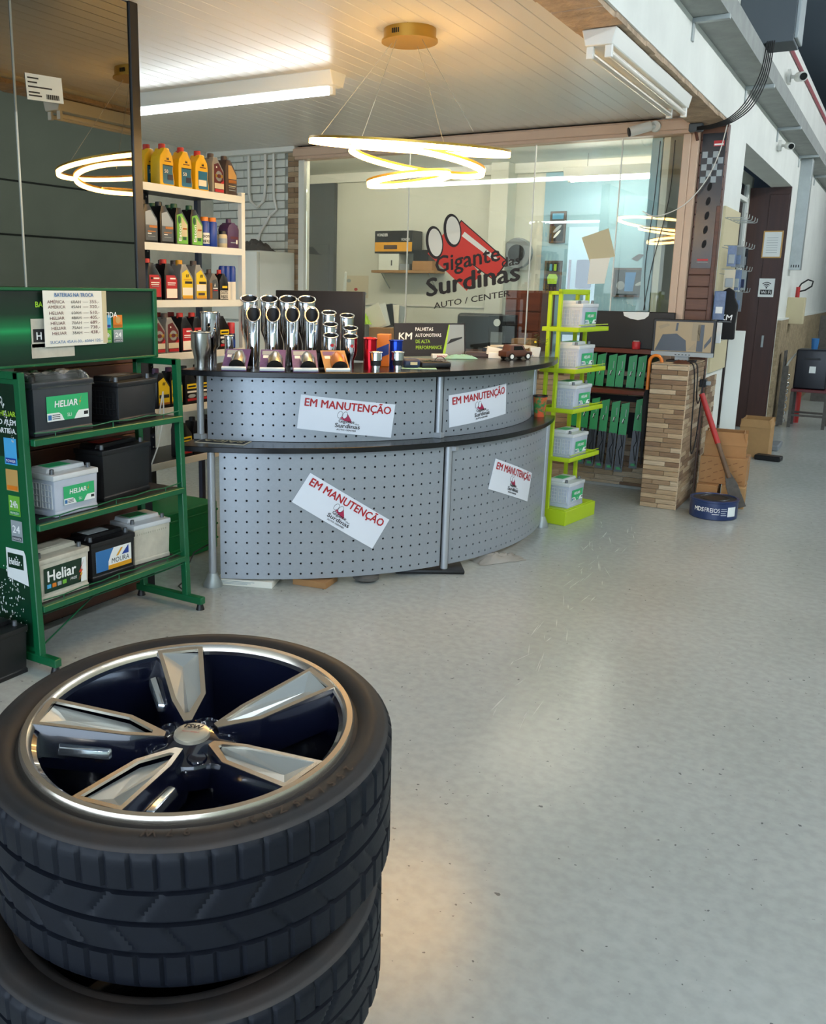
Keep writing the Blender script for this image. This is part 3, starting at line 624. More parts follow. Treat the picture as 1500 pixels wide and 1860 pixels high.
# ------------------------------------------------------------------ green battery rack
gr = thing('battery_rack', 'green steel battery display rack with sign header and three shelves', 'rack', (-3.09, 2.9, 0))
GX, GY = -3.09, 2.9
def gb(n, *a, mat='green_steel', p=gr, **k): return B(a[0] - GX, a[1] - GX, a[2] - GY, a[3] - GY, a[4], a[5]).build(n, mat, p, **k)
YL, YR = 2.43, 3.36
for y in (YL, YR):
    MB().add([(-2.965 - GX, y - .016 - GY, 0.05), (-2.93 - GX, y - .016 - GY, 0.05), (-2.93 - GX, y + .016 - GY, 0.05), (-2.965 - GX, y + .016 - GY, 0.05), (-3.0 - GX, y - .016 - GY, 1.25), (-2.965 - GX, y - .016 - GY, 1.25), (-2.965 - GX, y + .016 - GY, 1.25), (-3.0 - GX, y + .016 - GY, 1.25)],
        [(3, 2, 1, 0), (4, 5, 6, 7), (0, 1, 5, 4), (1, 2, 6, 5), (2, 3, 7, 6), (3, 0, 4, 7)]).build('front_post', 'green_steel', gr, bevel=0.003)
    gb('rear_post', -3.255, -3.225, y - .016, y + .016, 0.05, 1.58 if y == YR else 1.25, bevel=0.003)
    fo = gb('foot_bar', -3.28, -2.84, y - .018, y + .018, 0.03, 0.066, bevel=0.003)
    for x in (-3.26, -2.86): MB().cyl((x - GX, y - GY, 0), (x - GX, y - GY, 0.03), 0.022, 0.014, n=12).build('levelling_foot', 'black_plastic', fo)
    gb('top_bar', -3.255, -2.97, y - .016, y + .016, 1.22, 1.25, bevel=0.003)
for z in (0.98, 0.625, 0.273):
    sh = gb('shelf_tray', -3.24, -2.955, YL + .017, YR - .017, z - 0.014, z - 0.004, mat='rack_dark', smooth=0)
    gb('front_rail', -2.957, -2.93, YL + .017, YR - .017, z - 0.028, z, bevel=0.003); gb('rear_rail', -3.255, -3.235, YL + .017, YR - .017, z - 0.028, z, bevel=0.003)
    pts = []
    for k in range(9):
        y = YL + 0.03 + k * (YR - YL - 0.06) / 8; pts += [(-2.945 - GX, y - GY, z + (0.018 if k % 2 else 0.024))]
    MB().tube(pts, 0.0028, 6).build('wire_guard', 'green_steel', sh)
    for k in (1, 4, 7):
        y = YL + 0.03 + k * (YR - YL - 0.06) / 8; MB().cyl((-2.945 - GX, y - GY, z - 0.004), (-2.945 - GX, y - GY, z + 0.02), 0.0025, n=6).build('guard_post', 'green_steel', sh)
MB().cyl((-2.95 - GX, YL + .02 - GY, 0.10), (-3.24 - GX, YR - .02 - GY, 0.255), 0.004, n=6).build('cross_brace', 'green_steel', gr)
MB().cyl((-3.24 - GX, YL + .02 - GY, 0.10), (-2.95 - GX, YR - .02 - GY, 0.23), 0.004, n=6).build('cross_brace', 'green_steel', gr)
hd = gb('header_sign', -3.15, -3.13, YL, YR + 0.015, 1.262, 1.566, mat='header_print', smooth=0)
HX = -3.13 - GX
for a in ((YL, YR + .015, 1.566, 1.58), (YL, YR + .015, 1.25, 1.262), (YR + .005, YR + .03, 1.25, 1.58)): B(-3.16 - GX, -3.12 - GX, a[0] - GY, a[1] - GY, a[2], a[3]).build('header_frame', 'green_steel', hd, bevel=0.003)
def hf(poly, y, z, mat, n, off=0.001): return flat(poly, (HX, y - GY, z), Yv, Zv, mat, hd, n, off=off)
text('BA', 0.033, (HX + 0.002, 2.655 - GY, 1.498), Yv, Zv, 'poster_lime', hd, bold=0.03); text('TIDA.', 0.034, (HX + 0.002, 3.045 - GY, 1.448), Yv, Zv, 'white_print', hd, bold=0.02, width=0.085, shear=0.1)
hf([(0, 0), (0.235, 0.0), (0.235, 0.05), (0.245, 0.06), (0.0, 0.06)], 2.625, 1.285, 'battery_dirty', 'printed_battery', 0.002)
hf(rect(0.10, 0.12), 2.628, 1.33, 'battery_dirty', 'printed_battery', 0.002); hf(rect(0.08, 0.055), 2.637, 1.352, 'black_print', 'printed_battery', 0.003)
text('H', 0.045, (HX + 0.0042, 2.65 - GY, 1.363), Yv, Zv, 'white_print', hd, bold=0.03)
def badge(parent, o, right, w, h, m1, m2, s1, s2, off=0.002):
    b = flat(rect(w, h), o, right, Zv, m1, parent, 'badge', off=off)
    flat(rect(w * 0.86, h * 0.2, w * 0.07, h * 0.05), o, right, Zv, m2, parent, 'badge_band', off=off + 0.0008)
    n = Vector(right).cross(Zv)
    if s1: text(s1, h * 0.5, Vector(o) + Vector(right) * w * 0.14 + Zv * h * 0.42 + n * (off + 0.0018), right, Zv, 'white_print', parent, bold=0.02, width=w * 0.66)
    if s2: text(s2, h * 0.15, Vector(o) + Vector(right) * w * 0.12 + Zv * h * 0.09 + n * (off + 0.0024), right, Zv, 'white_print', parent, width=w * 0.76)
badge(hd, (HX, 3.10 - GY, 1.40), Yv, 0.058, 0.058, 'orange', 'copper_print', None, None); hf(ell(0.029, 0.035, 0.016, 0.016), 3.10, 1.40, 'tan', 'badge_mark', 0.004)
badge(hd, (HX, 3.10 - GY, 1.333), Yv, 0.058, 0.058, 'label_grey', 'grey_box', '24', 'GARANTIA'); badge(hd, (HX, 3.03 - GY, 1.333), Yv, 0.056, 0.058, 'lime_green', 'green_print', '24h', 'PROTEÇÃO'); badge(hd, (HX, 3.03 - GY, 1.40), Yv, 0.056, 0.058, 'sky_print', 'blue_deep', None, None)
# side sign
sd_ = gb('side_sign', -3.225, -2.975, YL - 0.006, YL + 0.004, 0.07, 1.235, mat='green_steel', smooth=0)
SY = YL - 0.006 - GY
def sf(poly, x, z, mat, n, off=0.001): return flat(poly, (x - GX, SY, z), X, Zv, mat, sd_, n, off=off)
sf(rect(0.235, 0.30), -3.215, 0.90, 'green_dark_print', 'printed_area'); sf(rect(0.235, 0.32), -3.215, 0.09, 'green_dark_print', 'printed_area')
for s, z, m in (('BATERIAS HELIAR', 1.07, 'poster_lime'), ('MUITO ALÉM', 1.035, 'white_print'), ('DA PARTIDA.', 1.0, 'white_print')): text(s, 0.03, (-3.002 - GX, SY - 0.003, z), X, Zv, m, sd_, bold=0.02, align='RIGHT')
badge(sd_, (-3.085 - GX, SY, 0.87), X, 0.075, 0.11, 'sky_print', 'blue_deep', None, 'POWER'); badge(sd_, (-3.085 - GX, SY, 0.76), X, 0.072, 0.09, 'tan', 'orange', None, None)
badge(sd_, (-3.078 - GX, SY, 0.655), X, 0.068, 0.085, 'lime_green', 'green_print', '24h', 'PROTEÇÃO'); badge(sd_, (-3.073 - GX, SY, 0.545), X, 0.068, 0.09, 'label_grey', 'grey_box', '24', 'GARANTIA')
sf([(0, 0.02), (0.13, 0), (0.12, 0.13), (0.11, 0.15), (0, 0.15)], -3.115, 0.36, 'label_white', 'torn_sticker', 0.002); sf(rect(0.095, 0.065), -3.105, 0.425, 'green_dark_print', 'torn_sticker', 0.003)
text('Heliar', 0.04, (-3.098 - GX, SY - 0.0044, 0.442), X, Zv, 'white_print', sd_, bold=0.03, width=0.07)
random.seed(21); mb = MB()
for k in range(190):
    u = random.random(); z = 0.12 + 0.26 * random.random() if k % 3 else 0.95 + 0.25 * random.random(); z = 0.5 - 0.4 * u * 0.9 if k % 5 == 0 else z
    x = -3.20 + 0.19 * random.random(); a = 0.002 + 0.005 * random.random(); b_ = 0.003 + 0.012 * random.random()
    if z > 0.9: x = -3.12 + (1.2 - z) * 0.35 + 0.02 * random.random()
    mb.add([(x - GX, SY - 0.0042, z), (x + a - GX, SY - 0.0042, z + 0.002), (x + a * 0.7 - GX, SY - 0.0042, z + b_), (x - a * 0.4 - GX, SY - 0.0042, z + b_ * 0.7)], [(0, 1, 2, 3)])
stuff(mb.build('paint_chips', 'label_white', sd_, smooth=0))
# hand written price list
pp = thing('price_list', 'handwritten white paper price list of batteries taped to the green header', 'paper', (-3.113, 2.70, 1.335))
B(0, 0.002, -0.015, 0.338, -0.004, 0.232).build('paper_sheet', 'paper', pp, smooth=0)
B(0.002, 0.0026, 0.318, 0.345, 0.0, 0.232).build('tape_strip', 'cork', pp, smooth=0)
text('BATERIAS NA TROCA', 0.023, (0.0035, 0.045, 0.206), Yv, Zv, 'blue_print', pp, width=0.22, bold=0.008)
for k, (a, b_, c) in enumerate((('AMÉRICA', '60AH', '355,-'), ('AMÉRICA', '45AH', '320,-'), ('HELIAR', '60AH', '510,-'), ('HELIAR', '48AH', '405,-'), ('HELIAR', '70AH', '689,-'), ('HELIAR', '75AH', '738,-'), ('HELIAR', '38AH', '438,-'))):
    z = 0.178 - k * 0.0215 - (0.004 if k > 1 else 0)
    text(a, 0.019, (0.0035, 0.005 + 0.003 * k, z), Yv, Zv, 'maroon', pp, width=0.095 - (0.015 if k > 1 else 0)); text(b_, 0.018, (0.0035, 0.135, z), Yv, Zv, 'logo_black', pp, width=0.055); text('— ' + c, 0.02, (0.0035, 0.205, z), Yv, Zv, 'maroon', pp, width=0.095)
text('SUCATA 45AH-30,- 60AH 120,-', 0.018, (0.0035, 0.01, 0.008), Yv, Zv, 'blue_print', pp, width=0.3)
for z in (0.98, 0.625, 0.273): pass
battery('car_battery', 'large dark grey wrapped battery with green label on the top shelf of the green rack', 0.335, 0.175, 0.235, 'battery_grey', 'battery_grey', 'heliar', loc=(-3.075, 2.665, 0.977), film=True)
battery('car_battery', 'plain dusty black battery with ribbed end on the top shelf of the green rack', 0.29, 0.175, 0.20, 'battery_black', 'battery_black', None, True, loc=(-3.09, 3.11, 0.977), rz=R(6), top='cloth_grey')
battery('car_battery', 'beige topped battery half hidden behind the side sign on the top shelf', 0.09, 0.06, 0.30, 'battery_dirty', 'battery_dirty', None, loc=(-3.197, 2.52, 0.977))
battery('car_battery', 'whitish translucent battery with green label on the middle shelf of the green rack', 0.255, 0.175, 0.195, 'battery_clear', 'battery_white', 'heliar', True, loc=(-3.065, 2.70, 0.622), top='label_green')
battery('car_battery', 'tall plain black battery on the middle shelf of the green rack', 0.34, 0.175, 0.25, 'battery_black', 'battery_black', None, loc=(-3.12, 3.06, 0.622), rz=R(4), top='red_label')
battery('car_battery', 'dirty white battery with large dark green label on the bottom shelf', 0.28, 0.175, 0.20, 'battery_dirty', 'battery_dirty', 'heliar_old', loc=(-3.065, 2.615, 0.27), top='battery_dirty')
battery('car_battery', 'black battery with blue white and yellow label on the bottom shelf', 0.27, 0.175, 0.195, 'battery_black', 'battery_black', 'moura', loc=(-3.085, 2.925, 0.27), rz=R(-2), top='label_grey')
battery('car_battery', 'grimy white battery with green top label on the bottom shelf', 0.235, 0.18, 0.21, 'battery_dirty', 'battery_white', 'cells', loc=(-3.105, 3.21, 0.27), rz=R(-6), top='label_green')
battery('car_battery', 'black battery standing on the floor beside the green rack', 0.33, 0.20, 0.22, 'battery_black', 'battery_black', None, loc=(-3.06, 2.22, 0), top='label_white')

# ------------------------------------------------------------------ lime battery stand
YO = Vector((-1.845, 6.05, 0)); yr = R(-8.6)
yk = thing('battery_stand', 'lime yellow steel battery stand with base box and four open shelves', 'rack', YO, yr)
# local: +y along the long side, -x to the left of the near corner
bx = B(-0.27, 0, 0, 0.474, 0, 0.102).build('base_box', 'lime', yk, bevel=0.003)
B(-0.255, -0.015, 0.015, 0.459, 0.1015, 0.108).build('base_rim', 'lime', bx, bevel=0.002)
for (x, y) in ((-0.15, 0.014), (-0.15, 0.42), (-0.225, 0.014), (-0.225, 0.42)):
    B(x - 0.012, x + 0.012, y - 0.012, y + 0.012, 0.102, 1.60).build('stand_post', 'lime', yk, bevel=0.002)
B(-0.162, -0.138, 0.002, 0.432, 1.58, 1.612).build('top_bar', 'lime', yk, bevel=0.002); B(-0.237, -0.162, 0.002, 0.026, 1.575, 1.60).build('top_bar', 'lime', yk, bevel=0.002); B(-0.237, -0.162, 0.408, 0.432, 1.575, 1.60).build('top_bar', 'lime', yk, bevel=0.002)
SHZ = (0.448, 0.785, 1.056, 1.333)
for z in SHZ:
    s = B(-0.27, 0, 0.0, 0.474, z + 0.004, z + 0.008).build('stand_shelf', 'lime', yk, smooth=0)
    for a in ((-0.27, 0, 0, 0.012), (-0.27, 0, 0.462, 0.474), (-0.012, 0, 0.012, 0.462), (-0.27, -0.258, 0.012, 0.462)): B(a[0], a[1], a[2], a[3], z, z + 0.03).build('shelf_edge', 'lime', s, bevel=0.002)
    MB().cyl((-0.004, 0.01, z + 0.045), (-0.004, 0.464, z + 0.045), 0.003, n=6).build('guard_wire', 'lime', s)
proto = None
SHN = ['on the base box of the lime stand', 'on the lowest shelf of the lime stand', 'on the second shelf of the lime stand', 'on the third shelf of the lime stand', 'on the top shelf of the lime stand']
for k, z in enumerate((0.1085,) + tuple(q + 0.0085 for q in SHZ)):
    lab = 'new translucent white battery with green label ' + SHN[k]
    off = Matrix.Rotation(yr, 3, 'Z') @ Vector((-0.105, 0.19 if k < 4 else 0.2, 0))
    loc = (YO.x + off.x, YO.y + off.y, z)
    if proto is None: proto = battery('car_battery', lab, 0.245, 0.178, 0.19, 'battery_clear', 'battery_white', 'heliar', True, loc=loc, rz=yr, group='batteries on the lime stand', top='label_green')
    else: clone(proto, loc, yr, lab)

# ================================================================== OIL SHELVES
sh = thing('oil_shelf_rack', 'tall steel shelf rack with white shelf fronts and dark posts full of oil bottles', 'rack', (-3.9, 4.3, 0))
SX, SYY = -3.9, 4.3
def sb(n, *a, mat='rack_navy', p=sh, **k): return B(a[0] - SX, a[1] - SX, a[2] - SYY, a[3] - SYY, a[4], a[5]).build(n, mat, p, **k)
for x0 in (-3.745, -4.11):
    for y0, m in ((3.72, 'rack_navy'), (4.86, 'rack_white' if x0 > -4 else 'rack_navy')):
        po = sb('rack_post', x0 - 0.003, x0 + 0.03, y0 - 0.018, y0 + 0.018, 0, 2.18 if x0 > -4 else 2.16, mat=m, bevel=0.002)
sb('rack_post', -4.10, -4.08, 4.30, 4.38, 0.3, 2.15)
mb = MB()
for k in range(26): mb.cyl((-4.0795 - SX, 4.36 - SYY, 0.5 + k * 0.065), (-4.078 - SX, 4.36 - SYY, 0.5 + k * 0.065), 0.006, n=8)
mb.build('post_holes', 'rack_white', sh, smooth=0)
OZ = (2.154, 1.83, 1.508, 1.197, 0.875, 0.55)
for z in OZ:
    s = sb('rack_shelf', -4.11, -3.722, 3.70, 4.842, z - 0.012, z, mat='rack_dark', smooth=0)
    sb('shelf_front', -3.722, -3.714, 3.70, 4.845, z - 0.04, z + 0.003, mat='rack_white', p=s, bevel=0.0015)
sb('diagonal_brace', -4.105, -4.10, 4.40, 4.85, 1.2, 1.23)
def yat(px): return 3.964 + (px - 262) * 0.00501
# bottle outlines (y across, z up), front faces +x
ANG = [(-0.055, 0), (0.055, 0), (0.057, 0.004), (0.057, 0.125), (0.052, 0.14), (-0.004, 0.205), (-0.004, 0.212), (-0.046, 0.212), (-0.048, 0.195), (-0.057, 0.17), (-0.057, 0.004)]
ROUND = [(-0.058, 0), (0.058, 0), (0.060, 0.03), (0.050, 0.085), (0.054, 0.13), (0.048, 0.165), (0.025, 0.195), (0.021, 0.21), (-0.021, 0.21), (-0.025, 0.195), (-0.052, 0.165), (-0.058, 0.13), (-0.060, 0.03)]
SMALL = [(-0.042, 0), (0.042, 0), (0.044, 0.004), (0.044, 0.10), (0.035, 0.135), (0.012, 0.155), (0.012, 0.165), (-0.018, 0.165), (-0.02, 0.155), (-0.044, 0.12), (-0.044, 0.004)]
def bottle(name, outline, body, cap, labels, cat='bottle', depth=0.078, texts=()):
    """labels: list of (poly, material); texts: list of (string, size, y, z, mat, width, vertical)"""
    t = thing(name, 'x', cat)
    MB().prism(outline, -depth / 2, depth / 2, lambda a, b, c: (c, a, b)).build('bottle_body', body, t, bevel=0.007, seg=2)
    tz = max(b for a, b in outline); xs = [a for a, b in outline if b > tz - 0.002]; cy = (min(xs) + max(xs)) / 2; r = min((max(xs) - min(xs)) / 2, 0.021)
    cp_ = MB().cyl((0, cy, tz - 0.006), (0, cy, tz + 0.024), r, r * 0.94, n=20).build('screw_cap', cap, t, bevel=0.0015)
    MB().cyl((0, cy, tz - 0.008), (0, cy, tz - 0.003), r + 0.0025, n=20).build('cap_ring', cap, t)
    base = None; off = 0.0006
    for poly, m in labels:
        b = flat(poly, (depth / 2, 0, 0), Yv, Zv, m, base or t, 'front_label' if base is None else 'label_print', off=off); off += 0.0007
        base = base or b
    for (s, size, y, z, m, w, vert) in texts:
        if vert: text(s, size, (depth / 2 + off + 0.0005, y, z), Zv, -Yv, m, base or t, width=w, bold=0.02)
        else: text(s, size, (depth / 2 + off + 0.0005, y, z), Yv, Zv, m, base or t, width=w, bold=0.02)
    return t
def pl4(y0, y1, z0, z1): return [(y0, z0), (y1, z0), (y1, z1), (y0, z1)]
MOB = bottle('oil_bottle', ROUND, 'yellow', 'red_cap', [([(-0.035, 0.02), (-0.028, 0.012), (0.05, 0.012), (0.05, 0.03), (0.042, 0.085), (0.045, 0.115), (-0.035, 0.115)], 'blue_label'), (pl4(-0.035, 0.045, 0.112, 0.117), 'black_print'), ([(-0.006, 0.145), (-0.001, 0.16), (0.004, 0.15), (0.009, 0.16), (0.015, 0.145)], 'black_print'), (pl4(-0.022, 0.03, 0.134, 0.139), 'maroon'), (pl4(0.0, 0.04, 0.035, 0.065), 'navy')], texts=(('50', 0.028, -0.028, 0.072, 'white_print', 0.03, 0),))
MOP = bottle('oil_bottle', ROUND, 'yellow', 'red_cap', [([(-0.035, 0.02), (-0.028, 0.012), (0.05, 0.012), (0.05, 0.03), (0.042, 0.085), (0.045, 0.115), (-0.035, 0.115)], 'blue_label'), (pl4(-0.033, 0.035, 0.03, 0.065), 'paper'), ([(-0.006, 0.145), (-0.001, 0.16), (0.004, 0.15), (0.009, 0.16), (0.015, 0.145)], 'black_print'), (pl4(-0.022, 0.03, 0.134, 0.139), 'maroon')])
HAV = [([(-0.04, 0.01), (0.05, 0.01), (0.05, 0.125), (0.0, 0.182), (-0.04, 0.17)], 'maroon'), (ell(0.005, 0.105, 0.032, 0.03), 'silver_label'), (pl4(-0.03, 0.042, 0.096, 0.114), 'gold'), (ell(0.005, 0.105, 0.018, 0.012), 'maroon'), (pl4(-0.04, 0.05, 0.03, 0.062), 'paper_dirty'), (pl4(-0.036, 0.048, 0.01, 0.026), 'red_label'), ([(0.015, 0.062), (0.05, 0.062), (0.05, 0.085)], 'red_label'), (ell(-0.022, 0.155, 0.006, 0.006, 0, 6), 'paper')]
GRY = bottle('oil_bottle', ANG, 'bottle_silver', 'brown_cap', HAV); BRN = bottle('oil_bottle', ANG, 'bottle_brown', 'brown_cap', [([(-0.03, 0.10), (0.05, 0.10), (0.05, 0.122), (0.0, 0.18), (-0.03, 0.18)], 'tan'), (pl4(-0.03, 0.05, 0.075, 0.095), 'copper_print'), (pl4(-0.03, 0.04, 0.055, 0.06), 'cork'), (pl4(-0.03, 0.03, 0.045, 0.049), 'label_grey'), (pl4(-0.03, 0.035, 0.03, 0.034), 'label_grey')])
SIL = bottle('oil_bottle', ANG, 'bottle_black', 'black_plastic', [([(-0.045, 0.015), (0.05, 0.015), (0.05, 0.122), (0.0, 0.182), (-0.045, 0.17)], 'grey_box'), ([(-0.045, 0.10), (0.05, 0.10), (0.05, 0.122), (0.0, 0.182), (-0.045, 0.17)], 'silver_label'), (pl4(-0.015, 0.05, 0.085, 0.098), 'copper_print'), (pl4(-0.03, 0.035, 0.062, 0.067), 'copper_print'), (pl4(-0.03, 0.0, 0.05, 0.055), 'white_print'), (pl4(-0.03, 0.03, 0.036, 0.039), 'label_grey')])
EAT = bottle('oil_bottle', ANG, 'bottle_black', 'green_cap', [([(-0.045, 0.008), (0.05, 0.008), (0.05, 0.122), (0.0, 0.182), (-0.045, 0.17)], 'lime_green'), ([(-0.005, 0.05), (0.045, 0.05), (0.045, 0.118), (-0.005, 0.165)], 'cork'), (pl4(0.005, 0.035, 0.03, 0.048), 'green_cap'), (ell(-0.025, 0.145, 0.012, 0.022), 'green_cap'), (pl4(0.005, 0.04, 0.09, 0.1), 'copper_print')], texts=(('Eaton', 0.034, -0.012, 0.02, 'white_print', 0.10, 1),))
RED = bottle('oil_bottle', ANG, 'bottle_black', 'red_cap', [([(-0.045, 0.02), (0.05, 0.02), (0.05, 0.122), (0.03, 0.145), (-0.045, 0.145)], 'red_label'), (pl4(-0.035, -0.018, 0.12, 0.132), 'black_print'), (pl4(-0.012, 0.035, 0.122, 0.13), 'white_print'), (pl4(-0.035, 0.035, 0.098, 0.104), 'white_print'), (pl4(-0.035, 0.03, 0.088, 0.092), 'white_print'), (pl4(-0.03, 0.03, 0.078, 0.081), 'label_grey')])
REP = bottle('oil_bottle', ANG, 'bottle_black', 'red_cap', [([(-0.045, 0.012), (0.05, 0.012), (0.05, 0.122), (0.03, 0.145), (-0.045, 0.145)], 'red_label'), (pl4(-0.043, 0.048, 0.014, 0.068), 'paper'), (pl4(-0.012, 0.035, 0.122, 0.13), 'white_print'), (pl4(-0.035, 0.035, 0.098, 0.104), 'white_print'), (pl4(-0.035, 0.03, 0.088, 0.092), 'white_print')])
YEA = [([(-0.045, 0.02), (0.05, 0.02), (0.05, 0.122), (0.0, 0.182), (-0.045, 0.16)], 'yellow_label'), (pl4(-0.02, 0.045, 0.098, 0.112), 'black_print'), (pl4(-0.043, 0.048, 0.03, 0.075), 'paper'), (pl4(-0.043, 0.048, 0.01, 0.026), 'amber_yellow'), ([(-0.01, 0.136), (-0.006, 0.154), (0.0, 0.154), (-0.004, 0.136)], 'black_print'), ([(0.003, 0.136), (0.007, 0.154), (0.013, 0.154), (0.009, 0.136)], 'black_print'), (pl4(-0.03, 0.035, 0.122, 0.127), 'amber_yellow')]
YEL = bottle('oil_bottle', ANG, 'bottle_silver', 'amber_yellow', YEA); YER = bottle('oil_bottle', ANG, 'bottle_silver', 'brown_cap', [YEA[0], YEA[1], (pl4(-0.043, 0.045, 0.056, 0.095), 'paper'), YEA[3], (pl4(-0.03, 0.03, 0.03, 0.045), 'brown_cap'), YEA[4], YEA[5]])
BLY = bottle('oil_bottle', ANG, 'bottle_black', 'purple', [([(-0.045, 0.02), (0.05, 0.02), (0.05, 0.122), (0.0, 0.182), (-0.045, 0.16)], 'yellow_label'), (pl4(-0.04, 0.045, 0.06, 0.08), 'black_print'), (pl4(-0.045, 0.05, 0.02, 0.032), 'copper_print'), YEA[4], YEA[5]])
BLK = bottle('oil_bottle', ANG, 'bottle_black', 'black_plastic', [(pl4(-0.04, 0.048, 0.095, 0.125), 'yellow_label'), (pl4(-0.03, 0.04, 0.104, 0.114), 'black_print'), (pl4(-0.04, 0.045, 0.07, 0.082), 'white_print'), (pl4(-0.04, 0.048, 0.02, 0.035), 'red_label'), (ell(0.0, 0.05, 0.035, 0.012), 'label_grey')])
SMG = bottle('oil_bottle', SMALL, 'bottle_grey', 'brown_cap', [([(-0.018, 0.01), (0.038, 0.01), (0.038, 0.1), (0.02, 0.13), (-0.018, 0.12)], 'grey_box'), (pl4(-0.04, -0.02, 0.01, 0.105), 'copper_print'), ([(0.0, 0.085), (0.012, 0.085), (0.006, 0.105)], 'white_print'), (pl4(-0.012, 0.032, 0.07, 0.076), 'white_print'), (pl4(-0.012, 0.032, 0.056, 0.063), 'red_label')])
DOT = bottle('brake_fluid_bottle', SMALL, 'bottle_black', 'red_cap', [(pl4(-0.04, 0.04, 0.008, 0.06), 'paper'), (pl4(-0.02, 0.03, 0.075, 0.088), 'yellow_label')], texts=(('DOT5', 0.026, -0.036, 0.037, 'black_print', 0.066, 0), ('R$35', 0.026, -0.036, 0.013, 'black_print', 0.066, 0)))
PUR = bottle('oil_bottle', [(-0.055, 0), (0.055, 0), (0.057, 0.12), (0.04, 0.145), (0.018, 0.155), (0.018, 0.16), (-0.018, 0.16), (-0.018, 0.155), (-0.04, 0.145), (-0.057, 0.12)], 'purple', 'purple', [(pl4(-0.03, 0.045, 0.06, 0.075), 'maroon'), (pl4(0.025, 0.04, 0.03, 0.055), 'paper'), (pl4(-0.03, 0.02, 0.035, 0.04), 'label_grey')])
USED = set()
def put(p, px, row, label, group, dx=0.0, rz=0, dy=0.0):
    loc = (-3.775 + dx, yat(px) + dy, OZ[row] + 0.0002)
    if p.name not in USED: USED.add(p.name); o = p; o.location = loc; o.rotation_euler = (0, 0, R(rz)); o['label'] = label; o['group'] = group
    else: o = clone(p, loc, R(rz), label, group)
    return o
L1 = 'yellow oil bottle with red cap and plain blue label on the top shelf'; G1 = 'yellow bottles on the top shelf'
for px, dx in ((304, 0), (336, 0), (300, -0.10), (330, -0.10), (300, -0.20), (356, -0.10)): put(MOB, px, 0, L1, G1, dx, -3)
put(MOP, 366, 0, 'yellow oil bottle with a paper price patch on its blue label on the top shelf', G1, 0, -3)
put(GRY, 396, 0, 'silver grey oil bottle with round crest label at the end of the yellow bottles', 'odd bottles on the top shelf'); put(BRN, 422, 0, 'dark brown oil bottle with tan label on the top shelf', 'odd bottles on the top shelf')
L2 = 'black oil bottle with silver label on the second shelf'; G2 = 'black and silver bottles on the second shelf'
for px, dx in ((274, 0), (301, 0), (282, -0.1)): put(SIL, px, 1, L2, G2, dx)
L3 = 'black oil bottle with green cap and green Eaton label on the second shelf'; G3 = 'green label bottles on the second shelf'
for px, dx in ((327, 0), (354, 0), (312, -0.1), (340, -0.1)): put(EAT, px, 1, L3, G3, dx)
def can(name, r, h, body, cap, ch, label, cat, loc, group=None, band=None, txt=None, caph=0.8):
    t = thing(name, label, cat, loc, 0, group)
    MB().lathe([(0, 0), (r - 0.002, 0), (r, 0.003), (r, h - 0.008), (r * 0.85, h), (0, h)], 20).build('can_body', body, t)
    MB().lathe([(0, h - 0.001), (r * caph, h - 0.001), (r * caph, h + ch), (r * caph * 0.92, h + ch + 0.003), (0, h + ch + 0.003)], 20).build('can_cap', cap, t)
    if band:
        lb = MB().lathe([(r + 0.0006, band[1]), (r + 0.0006, band[2])], 20, caps=False).build('can_label', band[0], t)
        if txt: 
            for k, (s, z, sz, w) in enumerate(txt): text(s, sz, (0, 0, 0), Yv, Zv, 'black_print', lb, bold=0.03, width=w, wrap=lambda x, y, z=z, w=w: ((r + 0.0016) * math.cos(R(-22) + (x - w / 2) / r), (r + 0.0016) * math.sin(R(-22) + (x - w / 2) / r), z + y))
    return t
can('spray_can', 0.031, 0.155, 'blue_deep', 'orange', 0.022, 'blue spray can with a handwritten price tag on the second shelf', 'spray can', (-3.77, yat(376), OZ[1] + .0002), 'blue cans', ('paper', 0.02, 0.085), (('DOT4', 0.056, 0.022, 0.055), ('R$32,0', 0.028, 0.022, 0.06)))
can('spray_can', 0.031, 0.155, 'blue_deep', 'orange', 0.022, 'blue spray can without price tag on the second shelf', 'spray can', (-3.77, yat(391), OZ[1] + .0002), 'blue cans')
can('additive_jar', 0.028, 0.085, 'bottle_grey', 'black_plastic', 0.018, 'small dark jar beside the blue cans on the second shelf', 'jar', (-3.80, yat(402), OZ[1] + .0002))
can('additive_jar', 0.03, 0.085, 'cork', 'black_plastic', 0.018, 'small pale jar with black lid on the second shelf', 'jar', (-3.765, yat(410), OZ[1] + .0002), None, ('label_grey', 0.03, 0.06))
put(PUR, 425, 1, 'dark purple round shouldered bottle at the end of the second shelf', 'odd bottles on the second shelf')
G4 = 'red and black bottles on the third shelf'
put(RED, 278, 2, 'black oil bottle with full red label on the third shelf', G4)
for px in (262, 290): put(RED, px, 2, 'black bottle with red cap standing behind on the third shelf', G4, -0.1)
put(REP, 306, 2, 'black oil bottle with red label and white paper patch on the third shelf', G4)
put(YEL, 334, 2, 'grey oil bottle with yellow label and yellow cap on the third shelf', 'yellow label bottles'); put(YER, 360, 2, 'grey oil bottle with yellow label and brown cap on the third shelf', 'yellow label bottles')
for px in (325, 347): put(YER, px, 2, 'grey bottle with brown cap standing behind the yellow label bottles', 'yellow label bottles', -0.1)
put(SMG, 385, 2, 'small grey bottle with orange side stripe on the third shelf', 'small bottles on the third shelf'); put(DOT, 405, 2, 'small black bottle with a DOT price tag on the third shelf', 'small bottles on the third shelf')
for px in (378, 398): put(DOT, px, 2, 'small black bottle with red cap behind on the third shelf', 'small bottles on the third shelf', -0.12)
